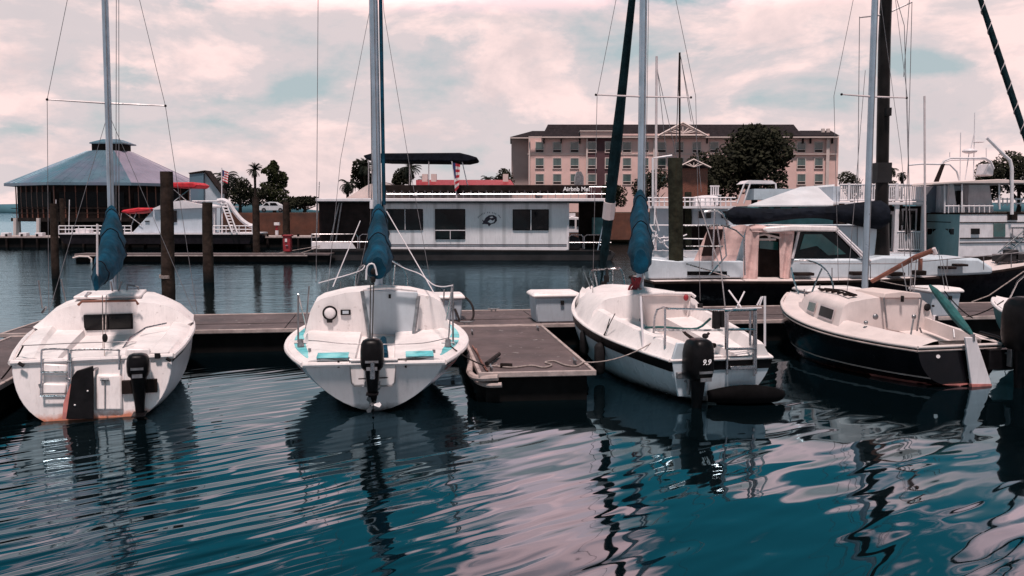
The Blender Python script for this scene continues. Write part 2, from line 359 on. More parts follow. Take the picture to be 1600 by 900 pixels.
# ---------------------------------------------------------------- trees
def leaves(mb, c, r, n, sz, rnd, flat=.9):
    for _ in range(n):
        while True:
            p = Vector((rnd.uniform(-1, 1), rnd.uniform(-1, 1), rnd.uniform(-1, 1)))
            if .12 < p.length < 1: break
        if p.z < -.55: continue
        p = p.normalized()*(p.length**.45)
        q = Vector((c[0]+p.x*r[0], c[1]+p.y*r[1], c[2]+p.z*r[2]))
        u = Vector((rnd.gauss(0, 1), rnd.gauss(0, 1), rnd.gauss(0, 1))).normalized(); v = u.orthogonal().normalized()
        s_ = sz*rnd.uniform(.6, 1.5)
        mb.add([q-u*s_, q+v*s_*.55, q+u*s_, q-v*s_*.55], [(0, 1, 2, 3)])
def tree(px, ytop, ybase, wpx, D, label, seed, name='broadleaf_tree', mt='leaf', n=2600, lobes=9, cone=False, hidden=LZ, sz=None, group='trees on the far shore'):
    rnd = random.Random(seed)
    base = P(px, 300, D); base.z = hidden; top = P(px, ytop, D).z; W = wpx*D/F; low = P(px, ybase, D).z
    t = T(name, label, 'tree', base, 0, group)
    H = top-hidden; lo = max(low-hidden, .15*H)
    tr = MB(); tr.tube([(0, 0, -.2), (.1, 0, lo*.7), (0, .1, lo+.3*(H-lo)), (0, 0, H*.8)], [W*.035+.1, W*.028+.08, W*.018+.05, .04], 8)
    for k in range(6):
        a = k*1.05+rnd.random(); r_ = W*.34
        tr.tube([(0, 0, lo*.75+k*.05*H), (math.cos(a)*r_*.5, math.sin(a)*r_*.5, lo+.15*(H-lo)+k*.04*H), (math.cos(a)*r_, math.sin(a)*r_, lo+.35*(H-lo)+k*.06*H)], [W*.012+.04, W*.01+.03, .02], 6)
    tr.build('trunk', 'bark', t)
    cr = MB(); sz = sz or max(.16, W*.028)
    for k in range(lobes):
        if cone:
            zf = (k+.5)/lobes; rad = W*.40*(1-zf)**.55*rnd.uniform(.65, 1.1)+.15; off = W*.22*(1-zf)**.6
            c = (rnd.uniform(-off, off), rnd.uniform(-off, off), lo+zf*(H-lo)); r = (rad, rad, (H-lo)/lobes*1.1)
        else:
            a = rnd.uniform(0, 6.28); q = rnd.uniform(.15, .62); zf = rnd.uniform(.25, .78)
            if k == 0: q = 0; zf = .6
            c = (math.cos(a)*q*W*.5, math.sin(a)*q*W*.5, lo+zf*(H-lo)); r_ = W*rnd.uniform(.17, .28)
            r = (r_, r_, min((H-lo)*(1-zf)*1.05, (H-lo)*rnd.uniform(.24, .36)))
        leaves(cr, c, r, n//lobes, sz, rnd)
    cr.build('crown', mt, t, smooth=0, recalc=False)
    return t
def palm(px, ytop, ybase, wpx, D, label, seed, mt='palm', hidden=LZ, nf=26, group='palm trees on the far shore', lean=0, round_=False):
    rnd = random.Random(seed)
    cy = (ytop*.5+ybase*.5); c = P(px, cy, D); base = Vector((c.x-lean, D, hidden)); W = wpx*D/F; H = c.z-hidden
    t = T('palm_tree', label, 'palm tree', base, 0, group)
    tr = MB(); pts = [(lean*(i/6)**1.5, 0, H*i/6) for i in range(7)]; pts[0] = (0, 0, -.2)
    tr.tube(pts, [.24, .2, .18, .16, .16, .17, .22], 9)
    tr.build('trunk', 'bark', t)
    fr = MB()
    for k in range(nf):
        a = k*2.399+rnd.random()*.4; el = rnd.uniform(-.55, 1.25) if not round_ else rnd.uniform(-1.0, 1.4)
        Lf = W*.5*rnd.uniform(.9, 1.1); pts = []
        dirh = Vector((math.cos(a), math.sin(a), 0)); p = Vector((lean, 0, H)); ang = el
        for j in range(9):
            pts.append(p.copy()); p = p+(dirh*math.cos(ang)+Vector((0, 0, math.sin(ang))))*Lf/8
            ang -= (.20 if not round_ else .06)+.02*j
        fr.tube(pts, [.03]*8+[.01], 3, cap=False)
        for j in range(1, 9):
            d_ = (pts[j]-pts[j-1]).normalized(); side = d_.cross(Vector((0, 0, 1))).normalized()
            ll = Lf*.30*math.sin(.5+j/9*2.4)
            for sgn in (-1, 1):
                for hlf in (0, .5):
                    q = pts[j-1].lerp(pts[j], hlf); e = q+(side*sgn*.8+d_*.65-Vector((0, 0, .45)))*ll
                    fr.add([q, q+d_*Lf*.05, e], [(0, 1, 2)])
    fr.build('fronds', mt, t, smooth=0, recalc=False)
    return t
palm(352, 263, 296, 50, 105, 'feathery palm tree behind the flag pole by the restaurant', 1)
palm(398, 254, 276, 26, 120, 'tall slim fan palm with a small round head, beside the tallest leafy tree', 2, nf=40, round_=True)
tree(428, 254, 325, 66, 160, 'tall dark pointed evergreen behind the white car', 3, 'evergreen_tree', 'leafg', 5200, 12, True)
tree(374, 278, 330, 64, 150, 'low dark bushy tree right of the restaurant end wall', 4, n=2600)
tree(402, 290, 328, 62, 158, 'dark shrubby tree under the tall slim fan palm', 14, n=1600)
tree(340, 292, 333, 30, 108, 'small dark tree against the slanted end wall of the restaurant', 15, n=1200)
tree(475, 306, 331, 70, 150, 'low wide bush line left of the long houseboat', 5, n=2200)
tree(452, 310, 331, 26, 152, 'small round shrub next to the parked white car', 25, n=900)
palm(543, 272, 304, 36, 100, 'drooping feathery palm at the left end of the houseboat roof', 6)
tree(566, 250, 306, 42, 104, 'dark palmetto clump left of the tall blue covered mast', 7, n=2400)
palm(570, 244, 274, 36, 103, 'dense round palm left of the tall blue covered mast', 8, nf=46, round_=True)
palm(640, 246, 276, 38, 104, 'dense round palm under the dark bimini top', 9, nf=46, round_=True)
palm(662, 268, 296, 22, 110, 'short palm peeking up right of the dense round palm', 10, nf=36, round_=True)
tree(630, 262, 300, 40, 108, 'dark foliage clump below the dense round palm', 11, n=1500)
palm(762, 270, 292, 28, 120, 'small spreading palm left of the hotel', 12, nf=30, group='palm trees on the far shore')
tree(788, 264, 304, 40, 126, 'dark tree touching the left corner of the hotel', 13, n=1500)
tree(1178, 197, 330, 144, 128, 'huge dark spreading oak in front of the hotel', 16, 'oak_tree', 'leaf', 11000, 22, sz=.30)
tree(1120, 236, 330, 96, 126, 'lower dark tree filling in left of the huge oak', 17, 'oak_tree', 'leaf', 3800, 12, sz=.28)
tree(1018, 262, 330, 66, 120, 'dark tree behind the mossy tall pile', 18, n=2600)
tree(1098, 268, 335, 70, 118, 'dark shrubby tree beside the small gabled hut', 19, n=2400)
tree(958, 286, 340, 60, 110, 'dark low tree right of the dark rental sign', 20, n=2000)
tree(1330, 268, 315, 50, 130, 'low dark tree just right of the hotel', 21, n=1800)
for i, (x, yt, wd, dd, lb) in enumerate(((1366, 256, 30, 110, 'shaggy palm behind the thick black mast'), (1392, 254, 28, 112, 'tall shaggy palm right of the thick black mast'), (1410, 262, 22, 112, 'rightmost shaggy palm above the white balcony'))):
    palm(x, yt, yt+24, wd, dd, lb, 30+i, nf=34, group='palm trees behind the white balcony')
tree(1392, 280, 320, 60, 116, 'dark scrub under the shaggy palms', 34, n=1500)
tree(1545, 252, 330, 60, 90, 'dark tree seen through the trawler radar arch', 35, n=2600)
tree(1592, 236, 330, 74, 92, 'big dark tree at the right edge behind the trawler', 36, n=3600)
# ---------------------------------------------------------------- hotel
HD = 164.0
h0 = P(826, 300, HD); h1 = P(1307, 300, HD); hl = P(798, 300, HD+4)
ez = P(826, 213, HD).z
t = T('hotel', 'long four storey pink hotel with dark hipped roof behind the marina', 'hotel', ((h0.x+h1.x)/2, HD, LZ))
def HP(px, py, dy=0):                # local point on the hotel front
    return t.I @ P(px, py, HD+dy)
def hbox(name, mt, px0, py0, px1, py1, front, depth, bev=0):
    a, c = HP(px0, py0, front), HP(px1, py1, front); b = MB()
    b.box(((a.x+c.x)/2, front+depth/2, (a.z+c.z)/2), (abs(c.x-a.x), depth, abs(a.z-c.z))); return b.build(name, mt, t, bev)
hbox('wall', 'pinkw', 826, 213, 1307, 345, 0, 18)
hbox('corner_wing', 'tanw', 799, 214, 832, 345, 4, 12)
hbox('maroon_panel', 'maroon', 917, 209, 959, 345, -.35, .5)
hbox('bay_wall', 'pinkw', 959, 209, 1106, 345, -.28, .4)
for x in (826.5, 916, 1021, 1292): hbox('downspout', 'cream', x, 213, x+1.6, 330, -.55, .22)
hbox('band', 'cream', 824, 240, 917, 241.5, -.12, .3)
hbox('band', 'cream', 959, 240, 1308, 241.5, -.42, .3)
b = MB()
def roofhip(x0, x1, r0, r1, ye, yr, yf=-1.2, yb=18):
    a, c = HP(x0, ye, yf), HP(x1, ye, yf); e0 = a; e1 = c
    q0, q1 = HP(r0, yr, 6), HP(r1, yr, 6); eb0 = Vector((a.x, yb, a.z)); eb1 = Vector((c.x, yb, c.z))
    b.add([e0, e1, eb1, eb0, q0, q1], [(0, 1, 5, 4), (1, 2, 5), (2, 3, 4, 5), (3, 0, 4), (3, 2, 1, 0)])
roofhip(797, 870, 832, 860, 214, 204.5, 1)
roofhip(846, 1256, 856, 1240, 214.5, 194.5)
roofhip(1230, 1312, 1250, 1298, 212, 204, -1.3)
rf = b.build('roof', 'shingle', t, smooth=0)
hbox('fascia', 'cream', 826, 213.3, 1310, 215.2, -1.3, .4)
hbox('fascia', 'cream', 797, 214.5, 828, 216.3, .9, .3)
hbox('parapet', 'tanw', 907, 204.5, 960, 215, -.9, 5); hbox('parapet_cap', 'cream', 906, 203.8, 961, 205.2, -1.2, 5.5)
b = MB(); b.prism([HP(1030, 212, -2), HP(1104, 212, -2), HP(1067, 193, -2)], (0, 9, 0)); b.build('gable', 'tanw', t, smooth=0)
b = MB()
for q in ((1028, 212.5), (1106, 212.5)): b.tube([HP(q[0], q[1], -2.3), HP(1067, 191.5, -2.3)], .18, 4)
b.tube([HP(1031, 211.5, -2.3), HP(1103, 211.5, -2.3)], .16, 4)
for k in range(-3, 4): b.tube([HP(1067, 209, -2.25), HP(1067+k*9, 209-(11-abs(k)*2.2), -2.25)], .12, 4)
b.build('gable_truss', 'cream', t)
for x in (849, 876, 905, 1104, 1254, 1266, 1300): hbox('bracket', 'grill', x, 216, x+2, 224, -.5, .4)
for x in (1286, 1294):
    b = MB(); b.tube([HP(x, 207, 3), HP(x, 201, 3)], .35, 8); b.build('roof_vent', 'cream', t)
def hwin(px, py, yo):
    c = HP(px, py, yo); b = MB(); W, H, f = 1.66, 2.02, .14
    for (x, z, sx_, sz_) in ((0, H/2-f/2, W, f), (0, -H/2+f/2, W, f), (-W/2+f/2, 0, f, H-2*f), (W/2-f/2, 0, f, H-2*f), (0, -.44, W-2*f, .10)): b.box((x, 0, z), (sx_, .12, sz_))
    o = b.build('window', 'cream', t); o.location = c
    pn = MB().box((0, .03, .28), (W-2*f, .04, 1.34)).build('pane', 'hglass', o); pn2 = MB().box((0, .02, -.68), (W-2*f, .06, .38)).build('vent_grill', 'grill', o)
    return o
mm = mat('hotel_glass', (.035,.075,.075), .12, .5, .5, spec=1.0, tint=(.10,.16,.15)); M['hglass'] = mm
w0 = None
for i in range(17):
    px = 843.3+i*27.25
    if px > 1125 and px < 1240: continue
    for py in (230, 255, 280):
        yo = -.1 if px < 917 or px > 1106 else (-.42 if px < 959 else -.35)
        if w0 is None: w0 = hwin(px, py, yo)
        else:
            c_ = w0.copy(); col.objects.link(c_); c_.parent = t.e; c_.location = HP(px, py, yo)
            for ch in list(w0.children):
                k = ch.copy(); col.objects.link(k); k.parent = c_
# small gabled hut
a = P(1046, 300, 112)
t2 = T('gabled_hut', 'small brown gabled hut with white fan trim in front of the hotel', 'hut', (P(1084, 300, 112).x, 112, LZ))
b = MB(); l_, r_ = t2.L(P(1063, 262, 112)), t2.L(P(1106, 262, 112)); b.box(((l_.x+r_.x)/2, 3, l_.z/2), (r_.x-l_.x, 6, l_.z)); b.build('wall', 'tan', t2)
b = MB(); b.prism([t2.L(P(1058, 262, 111.4)), t2.L(P(1111, 262, 111.4)), t2.L(P(1084, 249, 111.4))], (0, 7.5, 0)); b.build('roof', 'shingle', t2, smooth=0)
b = MB(); b.tube([t2.L(P(1058, 262, 111.2)), t2.L(P(1084, 249, 111.2)), t2.L(P(1111, 262, 111.2))], .1, 4)
for k in range(-2, 3): b.tube([t2.L(P(1084, 261, 111.2)), t2.L(P(1084+k*8, 254+abs(k), 111.2))], .07, 4)
b.build('gable_trim', 'cream', t2)
# red roofed building behind the houseboat
t2 = T('red_roofed_building', 'low building with a long red roof behind the houseboat', 'building', P(765, 300, 100)*1); t2.e.location.z = LZ
t2.M = Matrix.Translation(t2.e.location); t2.I = t2.M.inverted()
b = MB(); l_, r_ = t2.L(P(652, 290, 100)), t2.L(P(800, 290, 100)); b.box(((l_.x+r_.x)/2, 4, l_.z/2), (r_.x-l_.x, 8, l_.z)); b.build('wall', 'tanw', t2)
b = MB(); b.prism([t2.L(P(650, 290, 99)), t2.L(P(650, 281, 103)), t2.L(P(650, 290, 109))], (r_.x-l_.x+.3, 0, 0)); b.build('roof', 'redp', t2, smooth=0)
for x in (664, 678, 790): MB().box(t2.L(P(x, 279, 102)), (.6, .6, 1.0)).build('roof_vent', 'cream', t2)
# ---------------------------------------------------------------- restaurant
RD = 92.0
c = P(174, 300, RD+9); c.z = 0
t = T('waterfront_restaurant', 'dark waterfront restaurant on stilts with a teal octagonal metal roof and cupola', 'restaurant', c)
def oct_(r, z, a0=-56, n=8, sxx=1): return [Vector((math.cos(R(a0+45*k))*r*sxx, math.sin(R(a0+45*k))*r, z)) for k in range(n)]
ezz = P(170, 285, RD).z; tz = P(170, 236, RD+8).z
b = MB(); e = oct_(10.4, ezz); e2 = oct_(10.4, ezz-.28); tp = oct_(2.4, tz)
b.loft([e2, e, tp], c0=True, c1=True)
for k_ in (8, 9, 10, 11): b.m[k_] = 1  # right-hand faces lavender: the roof's change of light put into colour
b.build('roof', ['roofm', 'roofl'], t, smooth=0)
b = MB()
for k in range(8):
    for j in range(9):
        u = (j+.5)/9; p_ = e[k].lerp(e[(k+1) % 8], u); q_ = tp[k].lerp(tp[(k+1) % 8], u)
        d_ = Vector((0, 0, .05)); b.tube([p_, q_], .022, 4, m=1 if k in (0, 1, 2, 3) else 0)
b.build('roof_seams', ['roofm', 'roofl'], t)
b = MB(); b.box((.2, 0, tz), (3.0, 3.0, 1.7)); b.build('cupola', 'wdark', t)
b = MB(); b.loft([[(.4+x*1.8, y*1.8, tz+.75) for x, y in ((-1,-1),(1,-1),(1,1),(-1,1))], [(.4+x*1.8, y*1.8, tz+.88) for x, y in ((-1,-1),(1,-1),(1,1),(-1,1))], [(.4+x*.8, y*.8, tz+1.3) for x, y in ((-1,-1),(1,-1),(1,1),(-1,1))]])
b.build('cupola_roof', 'roofm', t, smooth=0)
fz = 1.9
b = MB(); b.loft([oct_(9.2, fz), oct_(9.2, ezz-.2)]); b.build('wall', 'wdark', t, smooth=0)
b = MB()
for k in range(8):
    o8 = oct_(9.32, 0); p_, q_ = o8[k], o8[(k+1) % 8]
    for j in range(7):
        v_ = p_.lerp(q_, j/7); b.tube([v_+Vector((0, 0, fz)), v_+Vector((0, 0, ezz-.2))], .07, 4)
b.build('wall_posts', 'tan', t)
for k in range(8):
    o8 = oct_(9.34, 0); p_, q_ = o8[k], o8[(k+1) % 8]
    nn = (p_+q_)*.5; ang = math.atan2((q_-p_).y, (q_-p_).x)
    o = MB().box((0, 0, 0), ((q_-p_).length*.86, .04, 1.5)).build('window', 'rub', t); o.location = nn+Vector((0, 0, fz+1.9)); o.rotation_euler.z = ang
b = MB(); b.loft([oct_(9.9, fz-.35), oct_(9.9, fz)]); b.build('floor_deck', 'wdark', t, smooth=0)
b = MB(); o8 = oct_(9.8, 0)
for zz in (.5, 1.0): b.tube([v+Vector((0, 0, fz+zz)) for v in o8], .04, 4, closed=True)
b.build('deck_rail', 'wdark', t)
for k in range(8):
    for r_ in (9.2, 5):
        v_ = oct_(r_, 0)[k]; b = MB().tube([v_+Vector((0, 0, -1)), v_+Vector((0, 0, fz-.3))], .22, 8); b.build('stilt', 'cream' if (k in (5, 6, 7) and r_ > 6) else 'wdark', t)
MB().prism([t.L(P(x, y, 97)) for x, y in ((64, 344), (320, 344), (320, 371), (64, 371))], (0, 2, 0)).build('under_deck_backing', 'wdark', t, smooth=0)  # dark backing added to darken the space under the deck
for px_ in (24, 60): b = MB().tube([t.L(P(px_, 341, 91)), t.L(P(px_, 372, 91))], .2, 8); b.build('stilt', 'cream', t)
# annex with slanted end wall
t = T('stair_annex', 'teal grey annex with a slanted white end wall beside the restaurant', 'building', P(318, 372, 78))
t.e.location.z = 0; t.M = Matrix.Translation(t.e.location); t.I = t.M.inverted()
b = MB(); b.prism([t.L(P(x, y, 80)) for x, y in ((296, 270), (320, 268), (344, 300), (344, 374), (296, 374))], (0, 1.2, 0)); b.build('wall', 'whitec', t, smooth=0)
b = MB(); b.prism([t.L(P(x, y, 79.6)) for x, y in ((294, 270), (320, 266), (320, 268.5), (296, 272))], (0, 1.7, 0)); b.prism([t.L(P(x, y, 79.6)) for x, y in ((320, 266), (346, 301), (344, 302), (319, 268.5))], (0, 1.7, 0)); b.build('coping', 'wdark', t, smooth=0)
b = MB(); b.prism([t.L(P(x, y, 79.7)) for x, y in ((296, 272), (318, 271), (318, 374), (296, 374))], (0, .25, 0)); b.build('teal_panel', 'roofm', t, smooth=0)
# ---------------------------------------------------------------- helpers for distant things
def at0(px, py, Y, z=0):
    v = P(px, py, Y); v.z = z; return v
def pbox(t, name, mt, x0, y0, x1, y1, Y, dep, bev=0, parent=None):
    a, c = P(x0, y0, Y), P(x1, y1, Y); b = MB(); b.box(((a.x+c.x)/2, Y+dep/2, (a.z+c.z)/2), (abs(c.x-a.x), dep, abs(a.z-c.z)))
    if parent is None: return b.build(name, mt, t, bev, world=True)
    b.v = [t.I @ v for v in b.v]; return b.build(name, mt, parent, bev)
def ppoly(t, name, mt, pts, Y, dep, bev=0, smooth=30):
    return MB().prism([P(x, y, Y) for x, y in pts], (0, dep, 0)).build(name, mt, t, bev, world=True, smooth=smooth)
SINGLE = {'shrouds': 'shroud', 'stays': 'stay', 'mooring_lines': 'mooring_line', 'outrigger_poles': 'outrigger_pole', 'deck_lines': 'deck_line', 'halyard': 'halyard', 'stanchion': 'stanchion', 'bow_stanchion': 'stanchion', 'stern_stanchion': 'stanchion', 'lifeline': 'lifeline', 'antenna': 'antenna', 'porch_post': 'porch_post', 'deck_post': 'deck_post', 'roof_post': 'roof_post', 'bimini_pole': 'bimini_pole', 'mainsheet': 'mainsheet', 'spreader': 'spreader', 'windshield_frame': 'windshield_frame', 'bimini_frame': 'bimini_strut', 'side_line': 'fender_line', 'lifelines': 'lifeline', 'arch_frame': 'arch_frame', 'hanging_gear': 'hanging_bag'}
def ptube(t, name, mt, lines, r, seg=6):
    if name in SINGLE:
        for ln in lines: MB().tube([P(*q) for q in ln], r, seg).build(SINGLE[name], mt, t, world=True)
        return
    b = MB()
    for ln in lines: b.tube([P(*q) for q in ln], r, seg)
    return b.build(name, mt, t, world=True)
def plist(Y, *pts): return [(x, y, Y) for x, y in pts]
# ---------------------------------------------------------------- docks
def dock(name, label, loc, rz, x0, x1, y0, y1, z, step, axis, group='floating docks of the marina', logs=0):
    t = T(name, label, 'dock', loc, rz, group); b = MB()
    n = max(1, round(((x1-x0) if axis == 'x' else (y1-y0))/step))
    for i in range(n):
        if axis == 'x': a, c = x0+(x1-x0)*i/n, x0+(x1-x0)*(i+1)/n; b.box(((a+c)/2, (y0+y1)/2, z-.035), (c-a-.018, y1-y0, .07))
        else: a, c = y0+(y1-y0)*i/n, y0+(y1-y0)*(i+1)/n; b.box(((x0+x1)/2, (a+c)/2, z-.035), (x1-x0, c-a-.018, .07))
    b.build('deck_boards', 'dock', t, .006)
    b = MB(); h = .075
    b.box(((x0+x1)/2, y0-.027, z-h/2+.02), (x1-x0+.1, .05, h)); b.box(((x0+x1)/2, y1+.027, z-h/2+.02), (x1-x0+.1, .05, h))
    b.box((x0-.027, (y0+y1)/2, z-h/2+.017), (.05, y1-y0-.004, h)); b.box((x1+.027, (y0+y1)/2, z-h/2+.017), (.05, y1-y0-.004, h))
    b.build('edge_trim', 'trim', t, .01)
    b = MB(); b.box(((x0+x1)/2, (y0+y1)/2, z/2-.1), (x1-x0-.12, y1-y0-.12, z+.02)); b.build('float', 'dfloat', t)
    return t
DZ = .42; MA = R(8.2)
md = dock('main_dock', 'long brown main dock running behind the four near sailboats', (-5.8, 16.5, 0), MA, -3.3, 26, 0, 2.55, DZ, 2.45, 'x')
b = MB(); b.box((11.3, .95, DZ+.001), (29.2, .018, .012)); b.build('board_seam', 'roped', md)
fd = dock('finger_dock', 'short brown finger dock with pale edging between the second and third sailboats', (.38, 12.0, 0), R(6.5), -.76, .76, .28, 5.22, DZ-.012, 1.75, 'y')
lf = dock('finger_dock', 'narrow finger dock at the left edge beside the leftmost sailboat', (-6.93, 10.3, 0), R(12), -.63, .63, 0, 5.7, DZ-.012, 1.6, 'y')
# bumper pipe on the finger's left corner
b = MB(); b.tube(spline([(-.80, 2.1, DZ-.05), (-.86, 1.2, DZ-.06), (-.9, .65, DZ-.07), (-.82, .30, DZ-.08), (-.55, .20, DZ-.06)]), .045, 8); b.tube(spline([(-.83, .9, DZ-.16), (-.8, .5, DZ-.17), (-.68, .25, DZ-.17), (-.5, .19, DZ-.16)]), .035, 8)
b.build('bumper_pipe', 'trim', fd)
def cleat(parent, x, y, z, rz=0):
    b = MB(); c_, s_ = math.cos(rz), math.sin(rz)
    b.tube([(x-.13*c_, y-.13*s_, z+.07), (x-.05*c_, y-.05*s_, z+.055), (x+.05*c_, y+.05*s_, z+.055), (x+.13*c_, y+.13*s_, z+.07)], [.012, .017, .017, .012], 8)
    b.tube([(x-.045*c_, y-.045*s_, z), (x-.045*c_, y-.045*s_, z+.055)], .016, 8); b.tube([(x+.045*c_, y+.045*s_, z), (x+.045*c_, y+.045*s_, z+.055)], .016, 8)
    b.build('cleat', 'steeld', parent)
for x, y in ((-.62, .45), (.63, .9), (-.62, 4.2), (.62, 4.6)): cleat(fd, x, y, DZ-.012, R(90))
for x in (-1.5, 3.2, 5.0, 9.5, 13.2, 17): cleat(md, x, .15, DZ); cleat(md, x+.8, 2.4, DZ)
for x, y in ((.5, 3.2), (.5, 4.6)): cleat(lf, x, y, DZ-.012, R(90))
# loose rope on finger dock
def curvething(name, label, cat, pts, r, mt, seg=6, group=None, n=6):
    b = MB().tube(spline(pts, n), r, seg); o = b.build(name, mt); return tag(o, label, cat, group)
z_ = DZ+.006
rp = [G(x, y, DZ+.005) for x, y in ((758, 571), (775, 572), (800, 574), (830, 571), (850, 574), (862, 570), (852, 566), (866, 564), (882, 570), (900, 572), (912, 566))]
curvething('dock_rope', 'slack pale rope lying across the outer end of the middle finger dock', 'rope', rp, .013, 'rope')
tag(MB().tube([G(782, 571, DZ+.02), G(800, 571.5, DZ+.02)], .035, 8).build('rope_bundle', 'wdark'), 'short dark bar lying beside the rope on the middle finger dock', 'rope')
# ---------------------------------------------------------------- piles
def pile(px, yt, yb, wpx, label, pxt=None, mt='pile', Y=None, group='wooden mooring piles'):
    g_ = G(px, yb, 0); Y = Y or g_.y; base = Vector(((px-800)/F*Y*1.0, Y, 0)); base = P(px, yb, Y); base.z = 0
    top = P(pxt or px, yt, Y); r = wpx*Y/F/2
    t = T('mooring_pile', label, 'pile', base, 0, group); rnd = random.Random(int(px))
    b = MB(); rings = []; H = top.z; dx = top.x-base.x
    for i in range(13):
        u = i/12; rr = r*(1.06-.1*u); ox, oy = rnd.uniform(-.02, .02)*r*2, rnd.uniform(-.02, .02)*r*2
        rings.append([Vector((dx*u+ox+math.cos(a)*rr*(1+.05*math.sin(3*a+u*4)), oy+math.sin(a)*rr, -1.2+(H+1.2)*u)) for a in [2*math.pi*k/14 for k in range(14)]])
    b.loft(rings); b.build('post', mt, t)
    return t, top, r, H
pt = pile(262, 268, 478, 20, 'tallest dark pile rising behind the leftmost sailboat', 260.5)
b = MB(); Hh = P(262, 433, pt[0].e.location.y).z
for k in range(3): b.tube([(math.cos(a)*(pt[2]*1.07), math.sin(a)*(pt[2]*1.07), Hh+.03*k+.02*math.sin(a)) for a in [2*math.pi*j/16 for j in range(16)]], .012, 6, closed=True)
b.build('rope_wrap', 'rope', pt[0])
pile(86, 318, 435, 11.5, 'leftmost thin pile standing in open water', 84)
pile(101, 310, 389, 6.5, 'slightly leaning thin pile just right of the leftmost one', 96)
pile(325, 316, 441, 16, 'thick short pile in open water right of the tallest pile', 324)
pile(401, 308, 407, 11, 'dark pile under the tall slim palm beside the low float', 399.5)
pile(448, 316, 404, 11, 'dark pile with the red cabinet in front of it', 447)
pile(1058, 247, 470, 23, 'tall mossy green pile in front of the pink canvas boat', 1055, 'pileg', 22.5)
pile(1076, 300, 420, 11, 'thinner pile just right of the tall mossy one', 1075, 'pileg')
pile(1315, 318, 395, 9, 'dark pile under the white balcony', 1315, Y=46)
# ---------------------------------------------------------------- low float and far walkway
t = T('low_float', 'long low dark float pier in mid water left of the houseboat', 'dock', at0(310, 400, 47), 0)
pbox(t, 'deck_boards', 'dock', 116, 396.5, 515, 399.5, 46.5, 1.3, .02); pbox(t, 'float', 'dfloat', 118, 399.4, 512, 411, 46.6, 1.1)
pbox(t, 'edge_trim', 'trim', 116, 398.6, 480, 400.2, 46.42, .07)
ptube(t, 'bumper_pipe', 'cream', [plist(46.3, (114, 403), (124, 400.5), (138, 401), (143, 405), (143, 411))], .05)
t = T('far_walkway', 'long dark walkway pier below the waterfront restaurant', 'dock', at0(240, 376, 66), 0)
pbox(t, 'deck_boards', 'trim', -120, 369.5, 497, 371.6, 65.5, 3.4); pbox(t, 'float', 'dfloat', -120, 371.5, 497, 388, 65.7, 3.0)
for i in range(26):
    x = -110+i*24; b = MB(); a = P(x, 371, 65.6); b.tube([(a.x, a.y, -.5), (a.x, a.y, a.z+.25)], .09, 6); b.build('post', 'wdark', t, world=True)
t = T('red_fire_cabinet', 'small red fire cabinet standing on the low float', 'cabinet', at0(447, 394, 46.9, .42), 0)
pbox(t, 'body', 'redp', 441.5, 369, 454, 393.5, 46.7, .4, .04); pbox(t, 'lid', 'redp', 440.6, 367, 455, 369.5, 46.65, .5, .02); pbox(t, 'label_plate', 'flagw', 445, 373, 448.5, 378, 46.66, .03); pbox(t, 'handle', 'steel', 446, 383, 450, 384.2, 46.64, .04)
t = T('water_pedestal', 'small red and white pedestal on the far walkway', 'pedestal', at0(432, 366, 66, .8), 0)
pbox(t, 'base', 'white', 430, 360, 434, 367, 66, .25); pbox(t, 'body', 'redp', 430.4, 352, 433.6, 360, 66.02, .2); pbox(t, 'cap', 'flagw', 428, 347.5, 436, 352, 65.95, .3)
for i, x in enumerate((10, 38, 63)):
    o = pbox(None, 'dock_box', 'white', x-6, 363.5, x+6, 369.4, 66, .7) if False else MB().box(tuple(P(x, 366.5, 66)), (.55, .5, .28)).build('dock_box', 'white', bev=.03)
    tag(o, ('leftmost small white box on the far walkway', 'second small white box on the far walkway', 'third small white box on the far walkway near the piles')[i], 'box', 'small white boxes on the far walkway')
# ---------------------------------------------------------------- parked car
cD = 140; t = T('parked_car', 'white parked car under the pointed evergreen', 'car', at0(426, 330, cD, LZ), 0)
k = cD/F; x0 = P(404, 330, cD).x
def cp(u, z): return Vector((x0+u*43*k, 0, LZ+z))
def carprof(y, ins=0): return [Vector((x0+u*4.25, cD+y, LZ+z)) for u, z in ((0,.3),(.0,.75),(.04,.95),(.10,1.0),(.24,1.45-ins),(.42,1.6-ins),(.60,1.55-ins),(.80,1.08),(.97,.95),(1.0,.7),(1.0,.3))]
b = MB(); b.loft([carprof(0, .05), carprof(.12), carprof(1.6), carprof(1.72, .05)]); b.build('body', 'carp', t, world=True, smooth=50)
for u0, u1 in ((.17, .40), (.42, .70)):
    MB().prism([Vector((x0+u*4.25, cD-.03, LZ+z)) for u, z in ((u0, 1.02), (u1, 1.02), (u1-.07, 1.42), (u0+(.1 if u0 < .3 else 0), 1.42))], (0, .05, 0)).build('window', 'smoke', t, world=True, smooth=0)
for u in (.19, .79):
    wh = MB().tube([(x0+u*4.25, cD-.05, LZ+.33), (x0+u*4.25, cD+.2, LZ+.33)], .33, 16).build('wheel', 'rub', t, world=True)
    MB().tube([t.I @ Vector((x0+u*4.25, cD-.07, LZ+.33)), t.I @ Vector((x0+u*4.25, cD-.04, LZ+.33))], .2, 12).build('rim', 'steel', wh)
